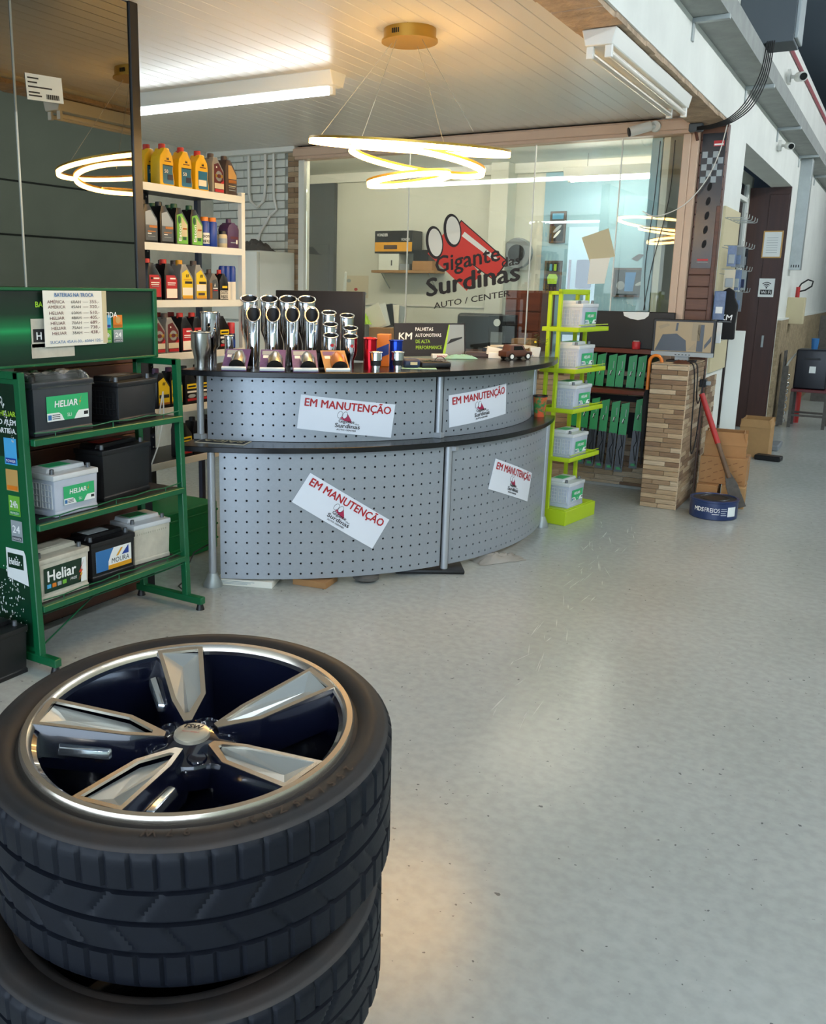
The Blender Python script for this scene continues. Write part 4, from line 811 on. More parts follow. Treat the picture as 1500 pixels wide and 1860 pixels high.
for k in range(3):
    can('grease_tube', 0.022, 0.21, 'blue_deep', 'blue_deep', 0.002, 'tall blue tube with white lower half at the end of the third shelf', 'tube', (-3.80 + 0.02 * k, yat(416 + 5.5 * k) + 0.004, OZ[2] + .0002), 'blue and white tubes', ('paper', 0.0, 0.115))
L5 = 'silver oil bottle with round crest label on the fourth shelf'
for px in (282, 306): put(GRY, px, 3, L5, 'crest label bottles on the fourth shelf')
for px, dx in ((333, 0), (355, 0)): put(REP if px == 333 else RED, px, 3, 'black oil bottle with red label on the fourth shelf' + (' and a paper patch' if px == 333 else ''), 'red and black bottles on the fourth shelf', dx)
for px in (318, 342): put(RED, px, 3, 'black bottle with red cap behind the front row on the fourth shelf', 'red and black bottles on the fourth shelf', -0.11)
put(BLK, 404, 3, 'black bottle with small yellow label on the fourth shelf', 'odd bottles on the fourth shelf')
can('spray_can', 0.027, 0.10, 'navy', 'red_label', 0.065, 'blue spray can with tall red cap on the fourth shelf', 'spray can', (-3.755, yat(423), OZ[3] + .0002), None, ('blue_deep', 0.01, 0.06), None, 0.9)
for px in (288, 311): put(BLY, px, 4, 'black bottle with yellow label and purple cap on the fifth shelf', 'yellow label bottles on the fifth shelf')
for px in (338, 362): put(BLK, px, 4, 'black bottle with yellow band and red stripe on the fifth shelf', 'black bottles on the fifth shelf')
for px in (327, 352, 377): put(BLK, px, 5, 'black bottle with yellow band on the sixth shelf', 'black bottles on the sixth shelf')
o = tag(B(-0.16, 0.16, -0.24, 0.24, 0, 0.30).build('green_crate', 'green_print', None, (-3.66, 4.05, 0.0), 0, bevel=0.006), 'bright green plastic crate on the floor beside the oil rack', 'crate')
for z in (0.06, 0.15, 0.24): B(-0.165, 0.165, -0.245, 0.245, z, z + 0.012).build('crate_rib', 'green_print', o, bevel=0.003)
o = MB().tube([(-3.36, 3.62, 0.82), (-3.35, 3.64, 0.95), (-3.4, 3.72, 1.03), (-3.38, 3.7, 0.9), (-3.37, 3.64, 0.75), (-3.4, 3.6, 0.62), (-3.43, 3.62, 0.5)], 0.004, 6).build('white_cable', 'cable_white'); tag(o, 'thin white cable hanging between the oil rack and the counter', 'cable')

# ================================================================== ON THE COUNTER
def pipe(name, label, loc, r, h, cut, facing, base=None, mat='chrome', group=None, wall=0.004, lip=True, cat='exhaust tip', badge_=False):
    """open pipe standing on its base, top cut at an angle (cut = slope) facing direction 'facing' (deg)"""
    t = thing(name, label, cat, loc, 0, group); n = 36
    fx, fy = math.cos(R(facing)), math.sin(R(facing))
    prof = base or [(r, 0)]
    mb = MB(); v = []; f = []; k = len(prof)
    def top(rr, a): return h - cut * rr * (math.cos(a) * fx + math.sin(a) * fy)
    for i in range(n):
        a = 2 * PI * i / n; c, s = math.cos(a), math.sin(a)
        for q, z in prof: v.append((q * c, q * s, z))
        v.append((r * c, r * s, top(r, a)))
        v.append(((r - wall) * c, (r - wall) * s, top(r - wall, a)))
    K = k + 2
    for i in range(n):
        j = (i + 1) % n
        for q in range(K - 1): f.append((i * K + q, j * K + q, j * K + q + 1, i * K + q + 1))
    f.append([i * K for i in range(n)][::-1]); mb.add(v, f); mb.build('pipe_body', mat, t, smooth=45)
    if lip:
        MB().tube([((r + 0.001) * math.cos(2 * PI * i / n), (r + 0.001) * math.sin(2 * PI * i / n), top(r, 2 * PI * i / n)) for i in range(n)], 0.0042, 8, True).build('rolled_lip', mat, t, smooth=60)
    mb = MB(); v = []; f = []
    for i in range(n):
        a = 2 * PI * i / n; c, s = math.cos(a), math.sin(a); q = r - wall - 0.0005
        v += [(q * c, q * s, top(q, a) - 0.003), (q * c, q * s, max(0.02, min(top(q, a) - 0.01, h - cut * r - 0.07)))]
    for i in range(n): j = (i + 1) % n; f.append((2 * i, 2 * j, 2 * j + 1, 2 * i + 1))
    f.append([2 * i + 1 for i in range(n)]); mb.add(v, f).build('bore', 'bore', t, smooth=45)
    if badge_: MB().lathe([(0, 0), (0.009, 0), (0.009, 0.001), (0, 0.001)], 16, m=Matrix.Translation((0.72 * r, -0.72 * r, h * 0.72)) @ Matrix.Rotation(R(-45), 4, 'Z') @ Matrix.Rotation(R(90), 4, 'Y')).build('round_badge', 'red_label', t)
    return t
FACE = -55   # towards the shop floor
def radial(x, y, dr):
    d = Vector((x - UC[0], y - UC[1])); d *= (d.length + dr) / d.length; return (UC[0] + d.x, UC[1] + d.y, TOPZ)
tz = TOPZ
for i, (x, y) in enumerate(((-3.138, 4.129), (-3.03, 4.177), (-2.933, 4.231), (-2.843, 4.291))):
    pipe('tall_exhaust_tip', 'tall chrome exhaust tip with upward cut mouth in the back row', radial(x, y, -0.05), 0.047, 0.365, 0.42, FACE, [(0.026, 0), (0.026, 0.12), (0.034, 0.15), (0.047, 0.19)], group='tall chrome exhaust tips')
for i, (x, y) in enumerate(((-3.04, 4.04), (-2.939, 4.089), (-2.844, 4.145), (-2.754, 4.207))):
    pipe('angled_exhaust_tip', 'chrome exhaust tip with steep black mouth in front of the tall tips', radial(x, y, -0.05), 0.037, 0.285, 1.15, FACE, [(0.03, 0), (0.032, 0.02), (0.034, 0.1)], group='steep cut exhaust tips')
for i, (x, y, h, lab) in enumerate(((-2.701, 4.314, 0.295, 'rear'), (-2.621, 4.388, 0.28, 'rear'), (-2.652, 4.25, 0.235, 'middle'), (-2.566, 4.33, 0.215, 'middle'), (-2.602, 4.174, 0.18, 'front'), (-2.519, 4.251, 0.175, 'front'))):
    pipe('oval_exhaust_tip', 'chrome exhaust tip with slanted mouth in the %s step of the stepped group' % lab, radial(x, y, {'front': -0.065, 'middle': -0.065, 'rear': -0.075}[lab]), 0.038, h, 0.3, FACE, [(0.022, 0), (0.022, 0.05), (0.034, 0.075), (0.038, 0.10)], group='stepped chrome exhaust tips', badge_=(lab == 'front'))
pipe('steel_cup_tip', 'brushed steel flared exhaust sleeve at the left end of the counter', (-3.19, 3.794, tz), 0.053, 0.19, 0.0, 0, [(0.036, 0), (0.036, 0.035), (0.039, 0.06), (0.053, 0.11)], 'brushed_steel')
pipe('steel_tube_tip', 'tall straight chrome tube behind the flared sleeve', (-3.252, 3.948, tz), 0.05, 0.29, 0.0, 0, [(0.034, 0), (0.034, 0.09), (0.05, 0.11)])
pipe('small_sleeve', 'short narrow chrome sleeve beside the blister packs', (-3.125, 3.95, tz), 0.024, 0.168, 0.0, 0, [(0.02, 0), (0.02, 0.06), (0.024, 0.07)])
pipe('red_pipe_joint', 'anodised red aluminium tube near the counter edge', (-2.461, 4.339, tz), 0.034, 0.165, 0.0, 0, None, 'anodized_red', cat='tube')
pipe('red_pipe_joint', 'anodised red aluminium tube tucked behind the other red one', (-2.50, 4.40, tz), 0.034, 0.165, 0.0, 0, None, 'anodized_red', cat='tube')
pipe('blue_pipe_joint', 'anodised blue aluminium tube beside the red tubes', (-2.369, 4.462, tz), 0.036, 0.155, 0.0, 0, None, 'anodized_blue', cat='tube')
for (x, y, lab) in ((-2.385, 4.268, 'red'), (-2.307, 4.368, 'blue')):
    pipe('chrome_reducer', 'short stepped chrome reducer in front of the %s tube' % lab, (x, y, tz), 0.032, 0.10, 0.0, 0, [(0.021, 0), (0.021, 0.05), (0.032, 0.058)], group='stepped reducers', cat='reducer')
def blister(x, y, rz, lab, orange=False):
    t = thing('blister_pack', lab, 'package', radial(x, y, 0.045), R(rz), 'blister packs on the counter')
    tilt = Matrix.Rotation(R(52), 4, 'X')
    # local: leaning back, card rises towards +y
    m = Matrix.Rotation(R(32), 4, 'X')
    B(-0.058, 0.058, 0, 0.165, 0, 0.0025, m=m).build('pack_card', 'blister_purple' if not orange else 'cardboard_pale', t, smooth=0)
    B(-0.05, 0.02, 0.125, 0.155, 0.0026, 0.0032, m=m).build('card_print', 'blister_purple' if orange else 'label_grey', t, smooth=0)
    B(-0.045, -0.02, 0.10, 0.12, 0.0026, 0.0032, m=m).build('card_print', 'label_white', t, smooth=0)
    B(-0.056, 0.056, 0.0, 0.014, 0.0026, 0.016, m=m).build('pack_foot', 'label_white', t, bevel=0.002)
    mb = MB(); v = []; f = []; n = 14
    for i in range(n + 1):
        a = PI * i / n
        for yy, k in ((0.025, 1.0), (0.085, 0.95), (0.125, 0.55)): v.append(m @ Vector((0.012 + 0.038 * math.cos(a) * k, yy, 0.003 + 0.042 * math.sin(a) * k)))
    for i in range(n):
        for q in range(2): f.append((i * 3 + q, (i + 1) * 3 + q, (i + 1) * 3 + q + 1, i * 3 + q + 1))
    mb.add(v, f).build('tip_shell', 'copper_print' if orange else 'brushed_steel', t)
    mb = MB(); mb.add([m @ Vector((0.012 + 0.037 * math.cos(PI * i / n), 0.0252, 0.0032 + 0.041 * math.sin(PI * i / n))) for i in range(n + 1)], [list(range(n + 1))]); mb.build('tip_mouth', 'bore', t, smooth=0)
    B(-0.058, 0.058, 0.158, 0.165, -0.09, 0.0, m=m).build('rear_prop', 'black_plastic', t, smooth=0); t.scale = (1.15, 1.15, 1.15)
    return t
for k, (x, y) in enumerate(((-2.985, 3.83), (-2.806, 3.915), (-2.662, 4.008), (-2.532, 4.108))):
    blister(x, y, 28 + 5 * k, ('blister pack with a %s exhaust tip ' % ('copper' if k == 3 else 'steel')) + ['beside the small chrome sleeve', 'second from the small chrome sleeve', 'third from the small chrome sleeve', 'on an orange card'][k], k == 3)
o = tag(B(-0.035, 0.035, -0.045, 0.045, 0, 0.18).build('orange_box', 'orange', None, (-2.52, 4.60, tz), R(20), bevel=0.002), 'orange and blue cardboard box behind the red tubes', 'box')
mb = MB(); mb.prism([(-0.035, 0.04), (0.035, 0.07), (0.035, 0.13), (-0.035, 0.10)], -0.0465, -0.0455, lambda a, b, c: (a, c, b)); mb.build('blue_band', 'blue_deep', o, smooth=0)
# payment terminal / scanner pouch
sc = thing('payment_terminal', 'black card terminal with a dark blue pouch lying near the counter edge', 'terminal', (-2.245, 4.70, tz), R(38))
B(-0.085, 0.085, -0.045, 0.045, 0, 0.035).build('terminal_body', 'black_plastic', sc, bevel=0.01, seg=3)
B(-0.07, 0.04, -0.03, 0.032, 0.035, 0.0365).build('terminal_screen', 'black_gloss', sc, smooth=0)
MB().tube([(0.03 + 0.03 * math.cos(R(a)), 0.0, 0.036 + 0.025 * math.sin(R(a))) for a in range(0, 181, 20)], 0.002, 6).build('strap_loop', 'cable_black', sc)
B(-0.19, -0.09, -0.05, 0.05, 0, 0.05).build('pouch', 'navy', sc, bevel=0.018, seg=3)
B(-0.15, -0.11, -0.052, -0.0495, 0.018, 0.034).build('pouch_tag', 'cork', sc, smooth=0)
o = tag(B(-0.11, 0.11, -0.07, 0.07, 0, 0.0015).build('loose_sheet', 'mint', None, (-2.31, 4.60, tz), R(30), smooth=0), 'pale green sheet of paper under the card terminal', 'paper')
# cardboard display KM
km = thing('wiper_advert_display', 'dark cardboard counter display advertising car wiper blades', 'display', (-2.66, 5.50, tz), R(52))
B(-0.26, 0.26, -0.004, 0.004, 0, 0.215, m=Matrix.Rotation(R(-8), 4, 'X')).build('display_board', 'display_dark', km, smooth=0)
kmM = Matrix.Rotation(R(-8), 4, 'X'); up_k = kmM @ Vector((0, 0, 1)); o_k = lambda x, z: kmM @ Vector((x, -0.0055, z))
text('KM', 0.062, o_k(-0.235, 0.11), X, up_k, 'white_print', km, bold=0.03, width=0.10, shear=0.1)
text('PALHETAS', 0.032, o_k(-0.11, 0.165), X, up_k, 'white_print', km, bold=0.02, width=0.13); text('AUTOMOTIVAS', 0.032, o_k(-0.11, 0.125), X, up_k, 'white_print', km, bold=0.02, width=0.19)
text('DE ALTA', 0.032, o_k(-0.11, 0.085), X, up_k, 'poster_lime', km, bold=0.02, width=0.105); text('PERFORMANCE', 0.032, o_k(-0.11, 0.045), X, up_k, 'poster_lime', km, bold=0.02, width=0.19)
flat([(0.105, 0.0), (0.25, 0.0), (0.25, 0.20), (0.145, 0.20)], kmM @ Vector((0, -0.004, 0.005)), X, up_k, 'silver_label', km, 'printed_photo')
flat([(0.085, 0.0), (0.105, 0.0), (0.145, 0.20), (0.138, 0.20)], kmM @ Vector((0, -0.004, 0.005)), X, up_k, 'poster_lime', km, 'printed_stripe')
flat([(0.12, 0.07), (0.235, 0.11), (0.235, 0.12), (0.15, 0.105)], kmM @ Vector((0, -0.004, 0.005)), X, up_k, 'black_print', km, 'printed_wiper', off=0.002)
B(-0.2, 0.2, 0.07, 0.076, 0, 0.12, m=Matrix.Rotation(R(16), 4, 'X')).build('rear_prop', 'bottle_brown', km, smooth=0)
o = tag(B(-0.05, 0.05, -0.02, 0.02, 0, 0.028).build('spark_plug_box', 'label_white', None, (-2.53, 5.36, tz), R(40), bevel=0.002), 'small white and red box in front of the wiper display', 'box')
text('BOSCH', 0.018, (-0.02, -0.0212, 0.007), X, Zv, 'red_label', o, bold=0.03, width=0.06)
# wallet, cloth, papers, little car, plant
for (x, y, rz, w, d, h, m, nm, lb, ct_) in ((-2.40, 5.70, 30, 0.18, 0.1, 0.03, 'bottle_brown', 'notebook', 'brown notebook behind the green cloth', 'notebook'), (-2.24, 5.62, 20, 0.11, 0.06, 0.04, 'label_white', 'white_card_box', 'small white card box beside the model car', 'box'), (-2.36, 6.03, 15, 0.26, 0.2, 0.045, 'poster_dark', 'paper_pile', 'pile of dark magazines behind the model car', 'papers')):
    tag(B(-w / 2, w / 2, -d / 2, d / 2, 0, h).build(nm, m, None, (x, y, tz), R(rz), bevel=0.003), lb, ct_)
tag(B(-0.055, 0.055, -0.03, 0.03, 0, 0.05, m=Matrix.Rotation(R(10), 4, 'Y')).build('note_pad', 'paper', None, (-2.30, 5.72, tz + 0.012), R(25), bevel=0.002), 'white note pad leaning beside the card box', 'notepad')
crumple('green_cloth', 'mint', 0.2, 0.07, 0.03, (-2.41, 5.42, tz), R(35), 'folded pale green cloth on the counter', 'cloth', 8)
for k in range(5): tag(B(-0.13, 0.13, -0.09, 0.09, 0, 0.003).build('paper_sheet', 'paper', None, (-2.33 + 0.012 * k, 6.02 + 0.01 * (k % 2), tz + 0.0455 + 0.0035 * k), R(10 + 9 * k), smooth=0), 'loose white paper sheet on top of the dark magazine pile', 'paper', 'papers on the pile')
mc = thing('model_car', 'brown wooden model car with white wheels on the counter', 'model car', (-2.115, 5.62, tz), R(62))
MB().prism([(-0.11, 0.02), (0.11, 0.02), (0.11, 0.05), (0.06, 0.055), (0.03, 0.095), (-0.07, 0.095), (-0.08, 0.06), (-0.11, 0.055)], -0.04, 0.04, lambda a, b, c: (a, c, b)).build('car_body', 'wood_brown', mc, bevel=0.006, seg=2)
MB().prism([(-0.05, 0.062), (0.035, 0.062), (0.018, 0.087), (-0.05, 0.087)], -0.041, 0.041, lambda a, b, c: (a, c, b)).build('car_windows', 'black_gloss', mc, smooth=0)
for x in (-0.065, 0.07):
    for s in (-1, 1):
        w = MB().cyl((x, s * 0.034, 0.022), (x, s * 0.044, 0.022), 0.022, n=18).build('car_wheel', 'black_plastic', mc); MB().cyl((x, s * 0.0435, 0.022), (x, s * 0.0455, 0.022), 0.014, n=14).build('wheel_disc', 'label_white', w)
B(0.105, 0.118, -0.042, 0.042, 0.02, 0.03).build('car_bumper', 'chrome', mc, bevel=0.003)
pt = thing('small_potted_plant', 'small plant in a white pot at the end of the counter', 'plant', (-2.095, 5.93, tz))
MB().add([(x * k, y * k, z) for z, k in ((0, 0.028), (0.065, 0.036)) for x, y in ((-1, -1), (1, -1), (1, 1), (-1, 1))], [(3, 2, 1, 0), (4, 5, 6, 7)] + [(j, (j + 1) % 4, 4 + (j + 1) % 4, 4 + j) for j in range(4)]).build('plant_pot', 'white_paint', pt, rz=R(25), bevel=0.003)
random.seed(4); mb = MB()
for k in range(70):
    a = random.random() * 2 * PI; q = 0.075 * random.random(); z = 0.07 + 0.075 * random.random() * (1 - q * 6); x, y = q * math.cos(a), q * math.sin(a); s = 0.008 + 0.007 * random.random(); b_ = random.random() * PI
    mb.add([(x - s, y, z), (x, y - s * .5, z + .003), (x + s, y, z + s * math.sin(b_)), (x, y + s * .5, z + .003)], [(0, 1, 2, 3)])
stuff(mb.build('plant_leaves', 'leaf', pt, smooth=0))
MB().lathe([(0, 0.13), (0.008, 0.125), (0.008, 0.135), (0, 0.14)], 8, (0.01, -0.03, -0.03)).build('plant_flower', 'yellow_label', pt)

# ================================================================== BEHIND THE COUNTER
dk = thing('inner_desk', 'dark desk behind the curved counter', 'desk', (-3.3, 5.55, 0))
B(-0.75, 0.55, -0.30, 0.30, 0.98, 1.01).build('desk_top', 'black_matte', dk, bevel=0.003)
for x in (-0.7, 0.5):
    for y in (-0.26, 0.26): B(x - 0.02, x + 0.02, y - 0.02, y + 0.02, 0, 0.98).build('desk_leg', 'black_matte', dk)
mn = thing('computer_monitor', 'large black monitor seen from behind above the exhaust tips', 'monitor', (-3.36, 5.22, 1.0102), R(2))
B(-0.34, 0.34, -0.018, 0.018, 0.12, 0.565).build('monitor_case', 'monitor_back', mn, bevel=0.006, seg=2)
B(-0.20, 0.20, -0.045, -0.018, 0.16, 0.42).build('monitor_hump', 'monitor_back', mn, bevel=0.012, seg=2)
B(-0.03, 0.03, -0.03, 0.02, 0.01, 0.16).build('monitor_neck', 'black_plastic', mn, bevel=0.003); B(-0.12, 0.12, -0.1, 0.1, 0, 0.012).build('monitor_base', 'black_plastic', mn, bevel=0.004)

# ================================================================== OFFICE
sf_ = thing('wall_shelf', 'brown wooden wall shelf inside the office', 'shelf', (-4.9, 9.46, 1.80))
B(-0.40, 0.40, -0.14, 0.138, -0.03, 0.0).build('shelf_board', 'wood_light', sf_, bevel=0.003)
for x in (-0.3, 0.3): MB().cyl((x, 0.13, -0.2), (x, -0.08, -0.03), 0.006, n=6).build('shelf_bracket', 'galvanised', sf_)
def carton(name, lab, loc, rz, w, d, h, m, cat='box', group=None):
    o = B(-w / 2, w / 2, -d / 2, d / 2, 0, h).build(name, m, None, loc, R(rz), bevel=0.003); return tag(o, lab, cat, group)
o = carton('power_tool_box', 'black and yellow power tool box on the office shelf', (-5.02, 9.44, 1.985), 0, 0.48, 0.24, 0.245, 'poster_dark')
B(-0.236, 0.236, -0.1215, -0.12, 0.02, 0.12).build('yellow_panel', 'amber_yellow', o, smooth=0); B(-0.12, 0.05, -0.123, -0.1215, 0.045, 0.09).build('printed_tool', 'bottle_brown', o, smooth=0)
text('VONDER', 0.045, (-0.21, -0.1225, 0.185), X, Zv, 'white_print', o, bold=0.02, width=0.14); text('VONDER', 0.04, (0.10, -0.1225, 0.135), X, Zv, 'white_print', o, bold=0.02, width=0.11)
o = carton('white_appliance', 'small white appliance under the tool box on the office shelf', (-5.08, 9.43, 1.8002), 0, 0.26, 0.2, 0.18, 'fridge', 'appliance'); B(0.03, 0.045, -0.1015, -0.1, 0.05, 0.11).build('appliance_slot', 'black_plastic', o)
carton('dark_book_stack', 'stack of dark manuals beside the white appliance', (-4.88, 9.43, 1.8002), 0, 0.12, 0.2, 0.07, 'poster_grey', 'books')
carton('open_carton', 'small brown carton at the end of the office shelf', (-4.66, 9.42, 1.8002), 5, 0.24, 0.2, 0.10, 'cardboard')
carton('dark_product_box', 'dark box with red side on the brown carton', (-4.68, 9.43, 1.9002), -4, 0.2, 0.16, 0.12, 'poster_dark')
def poster(lab, x0, x1, z0, z1, y=9.58, bits=()):
    t = thing('framed_poster', lab, 'poster', ((x0 + x1) / 2, y, z0)); w = (x1 - x0) / 2; h = z1 - z0
    B(-w, w, -0.018, 0.004, 0, h).build('poster_frame', 'bottle_brown', t, bevel=0.003); B(-w + 0.02, w - 0.02, -0.0195, -0.018, 0.02, h - 0.02).build('poster_print', 'poster_dark', t, smooth=0)
    for (ps, m) in bits: flat([(a * w * 2 - w, b * h) for a, b in ps], (0, -0.0195, 0), X, Zv, m, t, 'poster_motif')
    return t
poster('framed poster of silver exhausts under blue sky on the blue wall', -3.30, -3.13, 2.09, 2.41, bits=(([(0.15, 0.75), (0.85, 0.75), (0.85, 0.93), (0.15, 0.93)], 'poster_sky'), (ell(0.5, 0.45, 0.28, 0.06, 0.4), 'label_grey'), (ell(0.5, 0.28, 0.25, 0.05, 0.5), 'label_white')))
poster('framed poster of a lime green car on the blue wall', -3.33, -3.14, 1.57, 1.91, bits=(([(0.25, 0.3), (0.75, 0.3), (0.8, 0.5), (0.7, 0.6), (0.3, 0.6), (0.2, 0.5)], 'poster_lime'), ([(0.3, 0.7), (0.45, 0.7), (0.45, 0.9), (0.3, 0.9)], 'poster_sky'), ([(0.55, 0.7), (0.7, 0.7), (0.7, 0.9), (0.55, 0.9)], 'poster_lime')))
poster('wide framed poster with blue and silver parts on the blue wall', -2.60, -2.18, 1.55, 1.84, bits=(([(0.3, 0.2), (0.5, 0.2), (0.55, 0.85), (0.3, 0.85)], 'blue_print'), (ell(0.72, 0.5, 0.2, 0.06, 0.5), 'label_grey'), (ell(0.2, 0.4, 0.1, 0.15), 'poster_grey')))
o = tag(B(-0.08, 0.08, -0.03, 0.03, 0, 0.29).build('black_bracket_panel', 'black_matte', None, (-2.90, 9.55, 1.63), 0, bevel=0.02, seg=2), 'black moulded car part hanging on the blue office wall', 'car part')
o = tag(B(-0.01, 0.01, -0.01, 0.01, 0, 0.30).build('wall_batten', 'wood_brown', None, (-3.06, 9.573, 1.62), 0), 'narrow brown batten on the blue office wall', 'batten')
fn = thing('wall_speaker', 'grey round wall fan beside the office column', 'fan', (-3.58, 9.45, 1.98))
MB().cyl((0, 0.0, 0), (0, -0.07, 0), 0.16, n=28).build('fan_body', 'poster_grey', fn, bevel=0.01); MB().cyl((0, -0.071, 0), (0, -0.085, 0), 0.09, n=24).build('fan_hub', 'black_plastic', fn); B(-0.03, 0.03, 0, 0.13, -0.03, 0.03).build('fan_arm', 'poster_grey', fn)
wc = thing('wooden_cabinet', 'reddish brown wooden cabinet in the office by the column', 'cabinet', (-3.28, 9.06, 0))
B(-0.19, 0.19, -0.2, 0.2, 0, 1.60).build('cabinet_body', 'wood_red', wc, bevel=0.004)
for k in range(5): B(-0.178, 0.178, -0.212, -0.2, 0.62 + 0.195 * k, 0.80 + 0.195 * k).build('cabinet_drawer', 'wood_red', wc, bevel=0.004)
carton('office_carton', 'small brown carton in the office in front of the wooden cabinet', (-3.16, 8.62, 1.0002), 0, 0.2, 0.18, 0.14, 'cardboard')
od = thing('office_desk', 'long office desk behind the glass', 'desk', (-4.2, 8.6, 0)); B(-0.95, 1.15, -0.22, 0.22, 0.96, 1.0).build('desk_top', 'wood_brown', od, bevel=0.003)
for x in (-0.9, 1.1): B(x - 0.02, x + 0.02, -0.2, 0.2, 0, 0.96).build('desk_side', 'wood_brown', od)
oc = thing('office_chair', 'black leather office chair behind the desk', 'chair', (-3.72, 9.12, 0))
B(-0.26, 0.26, -0.06, 0.04, 0.62, 1.36).build('backrest', 'leather', oc, bevel=0.04, seg=3); B(-0.27, 0.27, -0.06, 0.22, 0.46, 0.58).build('seat', 'leather', oc, bevel=0.03, seg=3); MB().cyl((0, 0.05, 0.08), (0, 0.05, 0.47), 0.03, n=12).build('gas_column', 'black_plastic', oc)
for k in range(5): MB().cyl((0, 0.05, 0.08), (0.2 * math.cos(R(72 * k)), 0.05 + 0.2 * math.sin(R(72 * k)), 0.03), 0.02, n=8).build('leg', 'black_plastic', oc)
oc.location = (-3.78, 9.0, 0)
pc = thing('computer_tower', 'black computer tower with a white dial on the office desk', 'computer', (-3.38, 8.6, 1.0002)); B(-0.09, 0.09, -0.16, 0.16, 0, 0.36).build('tower_case', 'black_plastic', pc, bevel=0.006); MB().cyl((0, -0.161, 0.29), (0, -0.168, 0.29), 0.035, n=20).build('dial', 'label_white', pc); B(-0.06, 0.06, -0.1625, -0.16, 0.06, 0.2).build('front_grille', 'poster_grey', pc, smooth=0)
ob_ = carton('wooden_file_box', 'brown file box with papers on the office desk', (-4.72, 8.6, 1.0002), 0, 0.26, 0.18, 0.19, 'cardboard')
for k in range(5): tag(B(-0.1, 0.1, -0.004, 0.004, 0, 0.24, m=Matrix.Rotation(R(-25 + 9 * k), 4, 'Y')).build('file_folder', ('paper', 'label_white', 'poster_dark', 'paper', 'label_grey')[k], None, (-4.80 + 0.04 * k, 8.63 + 0.01 * k, 1.1902), 0), 'file folder or sheet sticking out of the brown file box', 'folder', 'folders in the file box')
carton('bottle_rack_box', 'dark grey gadget box on the office desk beside the file box', (-5.02, 8.6, 1.0002), 10, 0.2, 0.2, 0.22, 'poster_grey', 'box')
crumple('yellow_rag', 'poster_lime', 0.2, 0.12, 0.13, (-4.97, 8.56, 1.2202), R(-20), 'lime yellow work gloves on the gadget box', 'gloves', 6)
crumple('green_folder', 'cork', 0.34, 0.2, 0.1, (-4.36, 8.5, 1.0002), R(10), 'pale green papers lying on the office desk', 'papers', 9)
mp = thing('wall_map', 'stained paper chart taped to the white office wall', 'poster', (-5.66, 9.598, 1.48)); B(-0.17, 0.17, -0.003, 0.0, 0, 0.26).build('chart_sheet', 'paper_dirty', mp, smooth=0)
for k, (a, b, s) in enumerate(((-0.1, 0.2, 0.03), (0.08, 0.19, 0.05), (0.0, 0.1, 0.025), (0.12, 0.05, 0.03))): flat(ell(a, b, s, s * 0.7), (0, -0.003, 0), X, Zv, ('label_grey', 'paper_dirty', 'red_label', 'label_grey')[k], mp, 'chart_stain')
um = thing('white_umbrella', 'folded white umbrella leaning in the office corner', 'umbrella', (-4.95, 7.98, 0.0)); m_ = Matrix.Rotation(R(4), 4, 'Y')
MB().lathe([(0.0, 0.5), (0.02, 0.52), (0.06, 1.05), (0.05, 1.45), (0.02, 1.55), (0.012, 1.75), (0.0, 1.76)], 10, m=m_).build('umbrella_cloth', 'white_paint', um); MB().cyl(m_ @ Vector((0, 0, 0.0)), m_ @ Vector((0, 0, 0.6)), 0.008, n=6).build('umbrella_stick', 'galvanised', um)
fg = thing('fridge', 'small white fridge against the painted brick wall', 'fridge', (-5.42, 7.25, 0)); B(-0.27, 0.27, -0.27, 0.30, 0.05, 1.92).build('fridge_body', 'fridge', fg, bevel=0.01, seg=2); B(-0.268, 0.268, -0.32, -0.272, 0.08, 1.27).build('fridge_door', 'fridge', fg, bevel=0.01, seg=2); B(-0.268, 0.268, -0.32, -0.272, 1.29, 1.91).build('fridge_door', 'fridge', fg, bevel=0.01, seg=2); B(-0.25, 0.25, -0.25, 0.28, 0, 0.05).build('fridge_plinth', 'black_plastic', fg)
crumple('greasy_rag', 'cloth_grey', 0.34, 0.2, 0.12, (-5.38, 7.2, 1.9202), 0, 'dark greasy rag on top of the fridge', 'rag', 12)
o = MB().tube([(-5.72, 7.575, 2.88), (-5.72, 7.575, 2.5), (-5.70, 7.575, 2.42), (-5.62, 7.575, 2.36), (-5.54, 7.575, 2.42), (-5.52, 7.575, 2.55), (-5.52, 7.575, 2.88)], 0.016, 8).build('conduit_loop', 'white_plastic'); tag(o, 'grey flexible conduit looping on the painted brick wall', 'conduit')
o = MB().tube([(-5.42, 7.575, 2.88), (-5.42, 7.575, 2.45), (-5.38, 7.57, 2.33), (-5.46, 7.57, 2.28), (-5.58, 7.57, 2.12), (-5.64, 7.575, 1.95)], 0.014, 8).build('straight_conduit', 'white_plastic'); tag(o, 'white conduit running down the brick wall to a junction', 'conduit')
